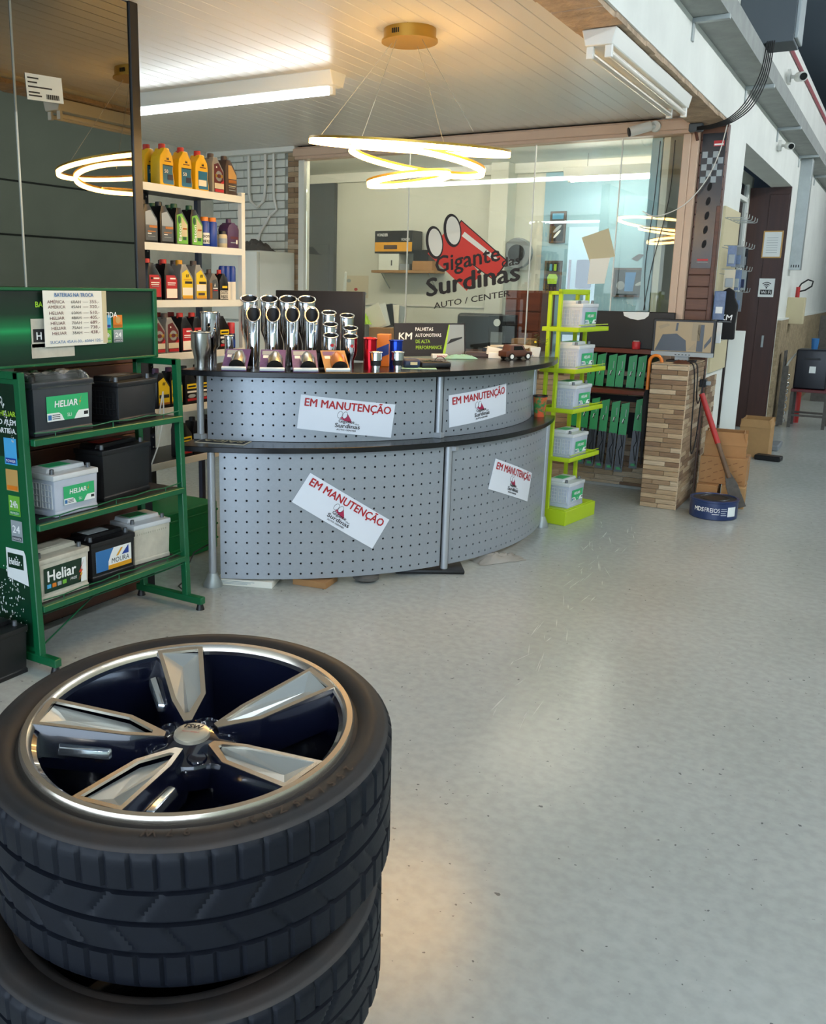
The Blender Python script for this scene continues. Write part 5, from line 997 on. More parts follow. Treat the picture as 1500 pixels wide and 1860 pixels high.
# glass stickers
lg = thing('window_logo', 'large red and black muffler shop logo stuck on the office window', 'sticker', (-3.35, 7.598, 1.40)); o0 = Vector((0, 0, 0))
def gp(poly, m, n, off=0.0): flat([(a + 3.35, b - 1.40) for a, b in poly], o0, X, Zv, m, lg, n, off=off, thick=0.0004)
def pipe_shape(ax, az, bx_, bz, w, m, n, off):
    d = Vector((bx_ - ax, bz - az)).normalized(); q = Vector((-d.y, d.x)) * w
    gp([(ax - q.x, az - q.y), (bx_ - q.x * .8, bz - q.y * .8), (bx_ + q.x * .8, bz + q.y * .8), (ax + q.x, az + q.y)], m, n, off)
pipe_shape(-3.50, 2.09, -3.03, 1.76, 0.128, 'logo_black', 'pipe_outline', 0.0); pipe_shape(-3.49, 2.085, -3.04, 1.765, 0.118, 'logo_red', 'red_pipe', 0.0006)
pipe_shape(-3.66, 2.00, -3.28, 1.66, 0.12, 'logo_red', 'red_pipe', 0.0012)
for (cx_, cz_) in ((-3.675, 2.005), (-3.505, 2.105)):
    gp(ell(cx_, cz_, 0.085, 0.145, R(12)), 'logo_black', 'pipe_mouth_ring', 0.002); gp(ell(cx_ + 0.008, cz_, 0.066, 0.122, R(12)), 'paper', 'pipe_mouth', 0.0028)
pipe_shape(-3.40, 2.075, -3.08, 1.855, 0.022, 'paper', 'pipe_shine', 0.002)
rr_ = Vector((math.cos(R(6)), 0, math.sin(R(6)))); uu_ = Vector((-math.sin(R(6)), 0, math.cos(R(6)))); rr_ = Vector((math.cos(R(10)), 0, math.sin(R(10)))); uu_ = Vector((-math.sin(R(4)), 0, math.cos(R(4))))
def lt(s, size, x, z, w, bold=0.02, sp=1.0): text(s, size, (x + 3.35, -0.0045, z - 1.40), rr_, uu_, 'logo_black', lg, bold=bold, width=w, spacing=sp)
lt('Gigante', 0.20, -3.66, 1.74, 0.62); lt('das', 0.115, -3.03, 1.79, 0.165, 0.01); lt('Surdinas', 0.225, -3.74, 1.53, 0.90, 0.035); lt('AUTO / CENTER', 0.075, -3.655, 1.425, 0.73, 0.012)
for k, (ps, lab) in enumerate((([(-2.345, 2.03), (-2.26, 1.83), (-2.06, 1.88), (-2.13, 2.10)], 'creased beige paper sheet taped at an angle on the office window'), ([(-2.26, 1.86), (-2.10, 1.87), (-2.13, 1.665), (-2.27, 1.66)], 'small beige paper sheet hanging below the creased sheet on the glass'), ([(-1.93, 1.86), (-1.87, 1.90), (-1.83, 1.89), (-1.88, 1.84)], 'scrap of clear tape stuck on the office window'))):
    t = MB(); c = (sum(p[0] for p in ps) / 4, sum(p[1] for p in ps) / 4); t.prism([(a - c[0], b - c[1]) for a, b in ps], 0, 0.0015, lambda a, b, q: (a, -q - 0.002 * k, b)); o = t.build('taped_paper', ('cork', 'paper', 'label_grey')[k], None, (c[0], 7.5975, c[1])); tag(o, lab, 'paper')

# ================================================================== WIPER WALL
wr_ = thing('wiper_rack', 'dark red wooden double rail rack for wiper blades under the office window', 'rack', (-1.95, 7.5, 0))
for z in (1.122, 0.80): B(-0.30, 0.28, -0.13 if z < 1 else -0.06, 0.118, z, z + 0.036).build('rack_rail', 'wood_red', wr_, bevel=0.004)
B(-0.32, 0.30, 0.105, 0.118, 0.42, 1.158).build('rack_backboard', 'black_matte', wr_, smooth=0)
def wiper(h, lowcard):
    t = thing('wiper_blade_pack', 'x', 'package')
    w = 0.031
    B(-w, w, -0.008, 0.085, 0, h - 0.02).build('pack_sleeve', 'grey_box', t, smooth=0)
    gh = min(h, 0.27)
    MB().prism([(-w, h - gh), (-w * 0.4, h - gh + 0.008), (0, h - gh), (w * 0.5, h - gh + 0.006), (w, h - gh), (w, h), (-w, h - 0.02)], -0.0125, -0.0085, lambda a, b, c: (a, c, b)).build('pack_header', 'green_print', t, smooth=0)
    flat([(-0.012, h - 0.17), (-0.004, h - 0.135), (0.012, h - 0.14), (-0.001, h - 0.15), (0.002, h - 0.18)], (0, -0.0125, 0), X, Zv, 'black_print', t, 'brand_mark'); flat([(-0.013, h - 0.172), (-0.006, h - 0.136), (-0.001, h - 0.137), (-0.008, h - 0.165)], (0, -0.0125, 0), X, Zv, 'white_print', t, 'brand_mark', off=0.0018)
    flat(rect(0.004, 0.06, 0.008, h - 0.12), (0, -0.0125, 0), X, Zv, 'label_grey', t, 'brand_lettering')
    if lowcard:
        MB().tube([(-0.008, -0.014, h - gh), (0.006, -0.014, h - gh - 0.08), (-0.012, -0.014, h - gh - 0.13), (0.008, -0.014, h - gh - 0.24)], 0.003, 6).build('wiper_arm', 'black_gloss', t); MB().cyl((0.012, -0.012, h - gh), (0.016, -0.012, 0.03), 0.003, n=6).build('wiper_rubber', 'black_plastic', t)
        flat(rect(0.036, 0.02, -0.018, 0.02), (0, -0.0095, 0), X, Zv, 'green_print', t, 'size_label'); B(-w - 0.001, w + 0.001, -0.0095, 0.0, 0.05, h - gh).build('clear_front', 'poster_dark', t, smooth=0)
    return t
WU = wiper(0.27, False); WL = wiper(0.575, True)
for k, x in enumerate((-2.155, -2.08, -1.99, -1.92, -1.83, -1.755)):
    o = WU if k == 0 else clone(WU, (0, 0, 0)); o.location = (x, 7.485, 0.845); o.rotation_euler = (0, R(2), R(12)); o['label'] = 'green wiper blade pack hanging on the upper rail'; o['group'] = 'wiper packs on the upper rail'
for k, x in enumerate((-2.26, -2.17, -2.09, -2.01, -1.925, -1.85, -1.735)):
    o = WL if k == 0 else clone(WL, (0, 0, 0)); o.location = (x, 7.40, 0.205 - 0.008 * k + (0.05 if k == 6 else 0)); o.rotation_euler = (0, R(2), R(12)); o['label'] = 'long green and black wiper blade pack hanging on the lower rail'; o['group'] = 'wiper packs on the lower rail'
tv = thing('black_screen_panel', 'wide black panel with a peeled pale patch below the office window', 'panel', (-1.9, 7.50, 1.16))
B(-0.37, 0.37, -0.02, 0.02, 0.0, 0.29).build('panel_face', 'black_plastic', tv, bevel=0.004); B(-0.30, -0.05, 0.0, 0.055, 0.0, 0.25).build('panel_mount', 'black_plastic', tv); B(-0.36, 0.36, -0.04, 0.11, -0.002, 0.0).build('panel_foot', 'black_plastic', tv, smooth=0)
flat([(-0.03, 0.285), (-0.02, 0.255), (0.03, 0.235), (0.09, 0.225), (0.14, 0.235), (0.17, 0.26), (0.175, 0.288)], (0, -0.02, 0), X, Zv, 'label_white', tv, 'peeled_patch')
can('red_jar', 0.032, 0.06, 'red_label', 'translucent_bag', 0.004, 'small red jar on the upper wiper rail', 'jar', (-1.80, 7.452, 1.1582))
# ================================================================== CLAD PILLAR
pil = struct(B(-1.553, -1.312, 7.012, 7.61, 0, 1.083).build('wall_pillar', 'mortar', smooth=0))
random.seed(3)
clad(pil, -1.565, 7.012, (1, 0, 0), 0.265, 0.0, 1.083, lens=(0.13, 0.265, 0.19), h=0.036)
clad(pil, -1.312, 7.0, (0, 1, 0), 0.61, 0.0, 1.083, lens=(0.16, 0.24, 0.33), h=0.036, rz=R(90))
B(-1.566, -1.299, 6.999, 7.61, 1.083, 1.09).build('pillar_top', 'strip_3', pil, smooth=0)
B(-1.304, -1.2965, 6.9965, 7.004, 0, 1.083).build('corner_trim', 'strip_5', pil, smooth=0)
clad(pil, -1.30, 7.72, (0, 1, 0), 0.42, 0.0, 0.95, lens=(0.14, 0.2, 0.27), rz=R(90))
ml = thing('cctv_monitor', 'grey framed monitor showing a security camera picture on the pillar', 'monitor', (-1.415, 7.30, 1.0902), R(2))
B(-0.225, 0.225, -0.02, 0.03, 0.04, 0.315).build('monitor_case', 'black_plastic', ml, bevel=0.004); B(-0.225, 0.225, -0.024, -0.02, 0.04, 0.072).build('lower_bezel', 'label_grey', ml, smooth=0)
scn = B(-0.205, 0.205, -0.0225, -0.02, 0.076, 0.298).build('monitor_screen', 'screen_tan', ml, smooth=0)
for ps, m in (([(-0.2, 0.08), (-0.15, 0.2), (-0.05, 0.21), (0.02, 0.16), (0.03, 0.08)], 'screen_dark'), ([(0.06, 0.16), (0.06, 0.29), (0.12, 0.29), (0.12, 0.16)], 'screen_mid'), ([(0.10, 0.08), (0.10, 0.28), (0.145, 0.28), (0.145, 0.08)], 'screen_dark'), ([(-0.19, 0.26), (-0.12, 0.285), (-0.1, 0.27), (-0.17, 0.24)], 'screen_mid'), ([(0.04, 0.09), (0.09, 0.15), (0.1, 0.09)], 'screen_mid'), ([(0.155, 0.1), (0.2, 0.16), (0.2, 0.2), (0.155, 0.13)], 'screen_dark'), ([(-0.06, 0.23), (-0.055, 0.29), (-0.04, 0.29), (-0.045, 0.23)], 'screen_dark')):
    flat(ps, (0, -0.0225, 0), X, Zv, m, scn, 'picture_shape')
mb = MB()
for k in range(5): mb.box(-0.05 + k * 0.025, -0.038 + k * 0.025, -0.0255, -0.0238, 0.05, 0.056)
mb.build('bezel_buttons', 'black_plastic', ml, smooth=0); B(-0.05, 0.05, -0.01, 0.03, 0.01, 0.06).build('monitor_neck', 'label_grey', ml); B(-0.1, 0.1, -0.08, 0.08, 0, 0.012).build('monitor_base', 'black_plastic', ml, bevel=0.003)
uh = thing('hooked_umbrella', 'black umbrella with an orange wooden hook hanging over the pillar edge', 'umbrella', (-1.605, 7.10, 0))
MB().tube([(0, 0, 0.86), (0, 0, 1.09)] + [(0.045 - 0.045 * math.cos(R(a)), 0, 1.09 + 0.05 * math.sin(R(a))) for a in range(15, 181, 15)] + [(0.09, 0, 1.092)], 0.012, 10).build('hook_handle', 'orange', uh)
MB().lathe([(0, 0.30), (0.006, 0.30), (0.012, 0.42), (0.026, 0.75), (0.022, 0.85), (0.012, 0.88), (0, 0.88)], 10).build('folded_canopy', 'cloth_black', uh)
crumple('leather_pouch', 'wood_brown', 0.11, 0.07, 0.03, (-1.37, 7.09, 1.0902), R(10), 'small brown leather pouch on the pillar top', 'pouch', 5)
for k, (pts, lab) in enumerate((([(-1.33, 7.12, 1.10), (-1.285, 7.10, 1.07), (-1.27, 7.12, 0.9), (-1.268, 7.16, 0.55), (-1.266, 7.24, 0.40), (-1.266, 7.36, 0.50), (-1.268, 7.42, 0.75), (-1.268, 7.46, 0.98)], 'long black cable loop hanging down the side of the clad pillar'), ([(-1.32, 7.22, 1.10), (-1.28, 7.22, 1.06), (-1.272, 7.25, 0.85), (-1.27, 7.34, 0.78), (-1.27, 7.44, 0.9), (-1.275, 7.5, 1.03)], 'short black cable loop on the side of the clad pillar'))):
    # smooth the polyline
    P = [Vector(p) for p in pts]; S = []
    for i in range(len(P) - 1):
        a, b, c, d_ = P[max(i - 1, 0)], P[i], P[i + 1], P[min(i + 2, len(P) - 1)]
        for q in range(6):
            t = q / 6; S.append(0.5 * ((2 * b) + (c - a) * t + (2 * a - 5 * b + 4 * c - d_) * t * t + (3 * b - a - 3 * c + d_) * t ** 3))
    S.append(P[-1]); o = MB().tube(S, 0.005, 7).build('cable_loop', 'cable_black'); tag(o, lab, 'cable')
pw = thing('power_socket', 'black plug and socket strip on the side of the pillar', 'socket', (-1.283, 7.50, 0.92)); B(-0.015, 0.03, -0.04, 0.04, -0.03, 0.03).build('socket_body', 'black_plastic', pw, bevel=0.004); B(0.03, 0.06, -0.02, 0.02, -0.015, 0.015).build('plug', 'label_grey', pw, bevel=0.003)
# leaning scraper
a_, b_ = Vector((-1.262, 7.40, 0.845)), Vector((-0.885, 7.22, 0.03)); d_ = (b_ - a_)
sp = thing('leaning_scraper', 'long wooden scraper with red grip leaning on the clad pillar', 'tool', (-0.885, 7.22, 0)); of = Vector((-0.885, 7.22, 0))
MB().cyl(a_ - of, a_ + d_ * 0.44 - of, 0.021, n=14).build('red_grip', 'red_paint', sp); MB().cyl(a_ + d_ * 0.44 - of, a_ + d_ * 0.74 - of, 0.017, 0.02, n=12).build('wooden_shaft', 'wood_rod', sp)
u_ = d_.normalized(); s_ = u_.cross(Vector((0.15, -0.98, 0))).normalized(); n_ = u_.cross(s_); c0 = a_ + d_ * 0.70 - of; c1 = a_ + d_ * 0.80 - of; c2 = b_ - of
v = []
for c, w in ((c0, 0.02), (c1, 0.042), (c2, 0.05)):
    for s1, s2 in ((-1, -1), (1, -1), (1, 1), (-1, 1)): v.append(c + s_ * (s1 * w) + n_ * (s2 * 0.008))
MB().add(v, [(3, 2, 1, 0), (8, 9, 10, 11)] + [(4 * k + j, 4 * k + (j + 1) % 4, 4 * k + 4 + (j + 1) % 4, 4 * k + 4 + j) for k in range(2) for j in range(4)]).build('flat_blade', 'cloth_grey', sp, bevel=0.003)
# brake drum tin
dr = thing('brake_part_tin', 'round dark blue tin lettered MDS FREIOS on the floor by the pillar', 'tin', (-1.03, 6.985, 0))
r = 0.165
MB().lathe([(0, 0), (r - 0.006, 0), (r, 0.006), (r, 0.125), (r + 0.004, 0.128), (r + 0.004, 0.14), (r - 0.012, 0.142), (r - 0.016, 0.134), (0, 0.134)], 48).build('tin_body', 'can_blue', dr)
MB().lathe([(0.09, 0.1345), (0.094, 0.139), (0.10, 0.139), (0.104, 0.1345)], 40, caps=False).build('lid_ring', 'can_lid', dr); MB().lathe([(0, 0.1345), (r - 0.017, 0.1345), (r - 0.017, 0.1352), (0, 0.1352)], 40).build('tin_lid', 'can_lid', dr)
def tw(off): return lambda x, y: ((r + 0.0012) * math.cos(R(-84) + (x + off) / r), (r + 0.0012) * math.sin(R(-84) + (x + off) / r), y + 0.06)
text('MDS', 0.045, (0, 0, 0), X, Zv, 'white_print', dr, bold=0.04, width=0.075, wrap=tw(-0.135)); text('FREIOS', 0.045, (0, 0, 0), X, Zv, 'white_print', dr, width=0.105, wrap=tw(-0.055))
mb = MB(); tl = tw(0)
for (x0, x1, y0, y1) in ((0.06, 0.10, 0.025, 0.028), (0.06, 0.105, 0.01, 0.013), (0.06, 0.095, -0.005, -0.002), (0.06, 0.10, -0.02, -0.017), (0.0, 0.05, -0.016, -0.012)): mb.add([tl(x0, y0), tl((x0 + x1) / 2, y0), tl(x1, y0), tl(x1, y1), tl((x0 + x1) / 2, y1), tl(x0, y1)], [(0, 1, 4, 5), (1, 2, 3, 4)])
mb.build('print_lines', 'white_print', dr, smooth=0); mb = MB()
for k in range(4): mb.add([tl(0.11 + 0.018 * k, -0.03), tl(0.128 + 0.018 * k, -0.03), tl(0.128 + 0.018 * k, 0.04), tl(0.11 + 0.018 * k, 0.04)], [(0, 1, 2, 3)])
mb.build('paper_label', 'label_white', dr, smooth=0)
# cartons
def box_open(name, lab, loc, rz, w, d, h, m, flap=0.12):
    t = thing(name, lab, 'box', loc, R(rz)); w /= 2; d /= 2; k = 0.004
    mb = MB(); mb.box(-w, w, -d, d, 0, k); mb.box(-w, -w + k, -d, d, k, h); mb.box(w - k, w, -d, d, k, h); mb.box(-w + k, w - k, -d, -d + k, k, h); mb.box(-w + k, w - k, d - k, d, k, h); mb.build('carton_body', m, t, smooth=0)
    for (x0, x1, y0, y1, ax, ang) in ((-w, w, -d - k, -d, 'X', -14), (-w, w, d, d + k, 'X', 10), (-w - k, -w, -d, d, 'Y', 12), (w, w + k, -d, d, 'Y', -16)):
        c = Vector(((x0 + x1) / 2, (y0 + y1) / 2, h)); mm = Matrix.Translation(c) @ Matrix.Rotation(R(ang), 4, ax) @ Matrix.Translation(-c)
        B(x0, x1, y0, y1, h, h + flap, m=mm).build('carton_flap', m, t, smooth=0)
    return t
def carton2(lab, loc, rz, w, d, h, m, bits):
    t = thing('cardboard_carton', lab, 'box', loc, R(rz)); B(-w / 2, w / 2, -d / 2, d / 2, 0, h).build('carton_body', m, t, bevel=0.003)
    B(-w / 2 - 0.0006, w / 2 + 0.0006, -0.022, 0.022, h - 0.04, h + 0.0006).build('packing_tape', 'tape_brown', t, smooth=0)
    for (x0, x1, z0, z1, mt) in bits: flat(rect(x1 - x0, z1 - z0, x0, z0), (0, -d / 2, 0), X, Zv, mt, t, 'printed_mark')
    return t
carton2('small brown carton with white sticker behind the tin', (-1.145, 7.42, 0), 3, 0.15, 0.26, 0.165, 'cardboard', ((-0.055, 0.02, 0.02, 0.06, 'label_white'), (-0.05, 0.03, 0.09, 0.10, 'cardboard_dark')))
carton2('small brown carton behind the scraper blade', (-0.965, 7.45, 0), 5, 0.17, 0.26, 0.165, 'cardboard_pale', ((-0.06, 0.03, 0.02, 0.05, 'label_white'), (-0.05, 0.04, 0.09, 0.10, 'cardboard_dark')))
o = carton2('large brown carton with diagonal print stacked on the two small cartons', (-1.06, 7.53, 0.1657), 3, 0.335, 0.30, 0.205, 'cardboard', ())
for k in range(7):
    for q in range(3): flat([(0, 0), (0.03, 0.012), (0.03, 0.018), (0, 0.006)], (-0.155 + k * 0.045 , -0.15, 0.02 + q * 0.06 + (k % 2) * 0.02), X, Zv, 'cardboard_dark', o, 'printed_mark')
box_open('open_carton_tray', 'open brown carton with raised flaps on top of the large carton', (-1.07, 7.55, 0.3714), 6, 0.30, 0.22, 0.09, 'cardboard', 0.10)
B(-0.01, 0.01, -0.08, 0.08, 0, 0.14).build('cardboard_divider', 'cardboard_pale', None, (-1.07, 7.55, 0.3756), R(20)); tag(D.objects['cardboard_divider'], 'upright cardboard divider standing in the open carton', 'cardboard')
box_open('tall_open_carton', 'pale open carton standing by the white wall behind the stacked cartons', (-1.14, 10.0, 0), 0, 0.28, 0.34, 0.30, 'cardboard_pale', 0.08)
crumple('brown_paper_wad', 'cork', 0.2, 0.22, 0.15, (-1.17, 9.98, 0.2), 0, 'crumpled brown packing paper in the pale open carton', 'paper', 14)
tag(B(-0.12, 0.12, -0.06, 0.06, 0, 0.05).build('black_tool_case', 'black_plastic', None, (-0.98, 9.75, 0), R(-8), bevel=0.008), 'flat black tool case on the floor by the wall', 'case')
tag(B(-0.1, 0.1, -0.2, 0.2, 0, 0.06).build('blue_grey_tray', 'poster_grey', None, (-1.06, 10.55, 0), 0, bevel=0.01), 'blue grey tray on the floor behind the black tool case', 'tray')
wbd = tag(B(-0.065, 0.065, -0.012, 0.012, 0, 1.12, m=Matrix.Translation((0, 0, 0.0)) @ Matrix.Rotation(R(-1.5), 4, 'X')).build('white_board_plank', 'white_paint', None, (-1.225, 8.58, 0.17), R(4), bevel=0.003), 'tall narrow white board standing on a crate by the hook panel', 'board')
tag(B(-0.12, 0.08, -0.15, 0.15, 0, 0.168).build('grey_crate', 'grey_box', None, (-1.19, 8.6, 0), 0, bevel=0.006), 'grey crate under the tall white board', 'crate')
# hook panel with blister packs
hp = thing('hook_panel', 'tan slatted accessory panel with rows of metal hooks on the white wall', 'display panel', (-1.298, 8.1, 0))
B(0, 0.018, -0.36, 0.37, 0.98, 2.26).build('panel_board', 'cork', hp, smooth=0)
for z in (2.2, 1.98, 1.78, 1.6, 1.44, 1.25): B(0.018, 0.02, -0.36, 0.37, z - 0.03, z - 0.024).build('panel_groove', 'mortar', hp, smooth=0)
for z in (2.18, 1.97, 1.79, 1.62):
    for y in (-0.28, -0.12, 0.04, 0.2, 0.33): MB().tube([(0.018, y, z), (0.14, y, z - 0.005), (0.155, y, z + 0.0), (0.158, y, z + 0.03)], 0.0032, 6).build('hook', 'galvanised', hp)
PK = [('pack_blue', 'label_grey'), ('poster_grey', 'pack_blue'), ('label_grey', 'navy'), ('poster_dark', 'poster_grey'), ('paper_dirty', 'label_grey')]
M('pack_blue', '#6f84a6', 0.4, noise=(30, 0.3))
n = 0
for z, ys in ((1.97, (-0.28, -0.12, 0.04, 0.2)), (1.79, (-0.28, -0.12, 0.04, 0.2, 0.33)), (1.62, (-0.28, -0.12, 0.04, 0.2))):
    for y in ys:
        a, b = PK[n % 5]; w = 0.032 + 0.008 * (n % 3); x = 0.10 if n % 2 else 0.085
        t = thing('accessory_pack', ('%s accessory pack hanging in the %s row of hooks' % ({'pack_blue': 'blue', 'poster_grey': 'grey', 'label_grey': 'pale grey', 'poster_dark': 'black', 'paper_dirty': 'beige'}[a], {1.97: 'top', 1.79: 'middle', 1.62: 'lower'}[z])), 'package', (-1.298 + x, 8.1 + y - 0.008, z - 0.16), 0, 'packs on the hooks')
        B(-w, w, -0.003, 0.0, 0, 0.155).build('pack_card', a, t, smooth=0); B(-w * 0.7, w * 0.7, -0.014, -0.003, 0.02, 0.09).build('pack_blister', b, t, bevel=0.003); n += 1
jk = thing('black_jacket', 'black hooded vest lettered KM hanging on the hook panel', 'clothing', (-1.195, 7.73, 1.25))
MB().prism([(-0.075, 0), (0.075, 0), (0.07, 0.12), (0.08, 0.26), (0.05, 0.32), (0.045, 0.37), (0.0, 0.4), (-0.045, 0.37), (-0.05, 0.32), (-0.075, 0.26), (-0.065, 0.12)], -0.025, 0.025, lambda a, b, c: (a, c, b)).build('vest_body', 'cloth_black', jk, bevel=0.012, seg=2)
text('KM', 0.06, (-0.045, -0.0262, 0.15), X, Zv, 'white_print', jk, bold=0.02, width=0.09, shear=0.1); B(-0.05, 0.045, -0.0268, -0.0255, 0.135, 0.138).build('printed_line', 'label_grey', jk, smooth=0)
pk2 = thing('blue_wash_pack', 'blue and white cleaning pack hanging beside the black vest', 'package', (-1.262, 7.70, 1.40)); B(-0.03, 0.055, -0.012, 0.0, 0, 0.22).build('pack_bag', 'pack_blue', pk2, bevel=0.004); B(-0.01, 0.04, -0.0135, -0.012, 0.05, 0.1).build('pack_print', 'label_white', pk2, smooth=0)
pk3 = thing('red_white_pack', 'red and white pack hanging below the blue cleaning pack', 'package', (-1.262, 7.70, 1.22)); B(-0.03, 0.05, -0.012, 0.0, 0, 0.16).build('pack_bag', 'label_white', pk3, bevel=0.004); B(-0.03, 0.0, -0.0135, -0.012, 0.06, 0.14).build('pack_print', 'red_label', pk3, smooth=0)
# checkered poster on the slat panel
cpn = thing('checkered_poster', 'tall dark poster with a checkered flag band on the wooden slats', 'poster', (-1.39, 7.612, 1.79))
B(-0.082, 0.086, -0.006, 0.0, 0, 0.985).build('poster_sheet', 'poster_dark', cpn, smooth=0)
for rI in range(5):
    for cI in range(4):
        if (rI + cI) % 2 == 0: flat(rect(0.038, 0.045, -0.074 + cI * 0.038, 0.81 - rI * 0.045), (0, -0.006, 0), X, Zv, 'label_grey', cpn, 'checker_square')
flat(rect(0.075, 0.04, 0.0, 0.89), (0, -0.006, 0), X, Zv, 'red_label', cpn, 'red_title'); flat(rect(0.065, 0.012, 0.005, 0.897), (0, -0.006, 0), X, Zv, 'white_print', cpn, 'title_bar', off=0.0016); flat(rect(0.08, 0.015, -0.04, 0.055), (0, -0.006, 0), X, Zv, 'red_label', cpn, 'red_title'); flat(rect(0.08, 0.004, -0.04, 0.043), (0, -0.006, 0), X, Zv, 'label_grey', cpn, 'title_bar')
for k in range(5): flat(ell(-0.0, 0.18 + 0.105 * k, 0.016, 0.032, -0.2, 14), (0, -0.006, 0), X, Zv, 'black_void', cpn, 'printed_part')
# right wall: certificate, wifi sign, extinguisher box, duct, cameras, tray
ce = thing('framed_certificate', 'white certificate in a thin wooden frame on the dark door', 'certificate', (-1.43, 12.043, 2.02)); B(-0.115, 0.10, -0.012, 0.0, 0, 0.31).build('certificate_frame', 'tan', ce, bevel=0.003); B(-0.1, 0.085, -0.0135, -0.012, 0.015, 0.295).build('certificate_sheet', 'label_white', ce, smooth=0)
for k in range(7): flat(rect(0.12, 0.004, -0.07, 0.06 + 0.028 * k), (0, -0.0135, 0), X, Zv, 'label_grey', ce, 'print_line')
wf = thing('wifi_sign', 'white WiFi sign on the dark door', 'sign', (-1.455, 12.043, 1.57)); B(-0.08, 0.09, -0.004, 0.0, 0, 0.215).build('sign_board', 'label_white', wf, smooth=0); B(-0.06, 0.07, -0.0052, -0.004, 0.03, 0.085).build('word_plate', 'black_print', wf, bevel=0.0005)
text('Wi Fi', 0.05, (-0.05, -0.0068, 0.04), X, Zv, 'white_print', wf, bold=0.02, width=0.11)
for q in (0.02, 0.04, 0.06):
    poly = [(0.005 + q * math.cos(R(a)), 0.105 + q * math.sin(R(a))) for a in range(45, 136, 10)] + [(0.005 + (q + 0.009) * math.cos(R(a)), 0.105 + (q + 0.009) * math.sin(R(a))) for a in range(135, 44, -10)]
    flat(poly[::-1], (0, -0.004, 0), X, Zv, 'black_print', wf, 'wifi_arc')
flat(ell(0.005, 0.108, 0.009, 0.009), (0, -0.004, 0), X, Zv, 'black_print', wf, 'wifi_dot')
eb = thing('hose_box', 'beige wall box with a red valve and black hose loop on top', 'wall box', (-1.17, 13.05, 1.24)); B(-0.13, 0.07, -0.09, 0.1, 0, 0.33).build('box_body', 'cork', eb, bevel=0.005); MB().cyl((-0.03, 0, 0.33), (-0.03, 0, 0.46), 0.025, n=12).build('valve', 'red_paint', eb)
MB().tube([(-0.03, 0, 0.40), (0.05, 0, 0.42), (0.12, 0, 0.47), (0.13, 0, 0.53), (0.07, 0, 0.55), (0.0, 0, 0.50), (-0.03, 0, 0.44)], 0.01, 8).build('hose_loop', 'cable_black', eb)
dt = thing('wall_duct', 'grey metal duct running down the white wall', 'duct', (-1.235, 12.75, 1.9)); B(-0.065, 0.065, -0.08, 0.08, 0, 1.3).build('duct_body', 'galvanised', dt, bevel=0.003)
for k in range(4): B(-0.045 + 0.027 * k, -0.033 + 0.027 * k, -0.0812, -0.08, 0.03, 0.06).build('duct_slot', 'black_plastic', dt, smooth=0)
tr = thing('cable_tray', 'long grey ledge tray on brackets along the white wall', 'cable tray', (-1.3, 9, 3.2))
B(0, 0.20, -5.5, 9, 0, 0.012).build('tray_base', 'grey_concrete', tr, smooth=0); B(0.19, 0.20, -5.5, 9, 0.012, 0.13).build('tray_side', 'grey_concrete', tr, smooth=0)
for y in (-2.9, -0.8, 1.3, 3.4, 5.5):
    br_ = B(0.0, 0.21, y - 0.02, y + 0.02, -0.03, -0.001).build('tray_bracket', 'galvanised', tr, bevel=0.002); B(0.0, 0.012, y - 0.02, y + 0.02, -0.13, -0.03).build('bracket_foot', 'galvanised', br_, bevel=0.002)
gbx = thing('electric_box', 'dark grey box with a pale lid mounted above the cable tray', 'electrical box', (-1.08, 7.6, 3.36)); B(-0.218, 0.16, 0, 0.3, 0, 0.55).build('box_body', 'grey_box', gbx, bevel=0.004); B(0.16, 0.185, 0.01, 0.29, 0.02, 0.53).build('box_lid', 'label_grey', gbx, bevel=0.004)
o = MB().cyl((-1.28, 5, 3.93), (-1.28, 20, 3.99), 0.018, n=10).build('red_conduit', 'pink_pipe'); tag(o, 'dull red conduit along the top of the white wall', 'conduit')
def cctv(lab, loc, rz, s=1.0, name='security_camera'):
    t = thing(name, lab, 'camera', loc, R(rz)); B(-0.03 * s, 0.0, -0.04 * s, 0.04 * s, -0.05 * s, 0.05 * s).build('wall_plate', 'white_plastic', t, bevel=0.003); MB().cyl((0, 0, 0), (0.07 * s, -0.02 * s, -0.01 * s), 0.014 * s, n=10).build('arm', 'white_plastic', t)
    MB().cyl((0.05 * s, 0.03 * s, 0), (0.10 * s, -0.13 * s, -0.03 * s), 0.035 * s, n=18).build('camera_body', 'white_plastic', t, bevel=0.004); MB().cyl((0.0995 * s, -0.1295 * s, -0.0299 * s), (0.104 * s, -0.14 * s, -0.032 * s), 0.026 * s, n=16).build('lens', 'camera_glass', t); return t
cctv('white security camera on the wall below the cable tray', (-1.27, 10.5, 3.06), 0); cctv('white floodlight shaped camera on the wall above the cable tray', (-1.27, 10.6, 3.72), 0, 1.3)
wcm = thing('window_camera', 'white bullet camera mounted on the wooden head of the office window', 'camera', (-1.80, 7.489, 2.83)); MB().cyl((0, 0.0, 0), (0, -0.03, 0), 0.04, n=18).build('mount_disc', 'white_plastic', wcm); MB().cyl((0, -0.03, 0), (-0.04, -0.07, -0.01), 0.014, n=10).build('arm', 'white_plastic', wcm)
MB().cyl((-0.02, -0.06, 0.0), (-0.16, -0.13, -0.045), 0.036, n=18).build('camera_body', 'white_plastic', wcm, bevel=0.004); MB().cyl((-0.158, -0.129, -0.0445), (-0.168, -0.134, -0.047), 0.033, n=18).build('sun_hood', 'black_plastic', wcm)
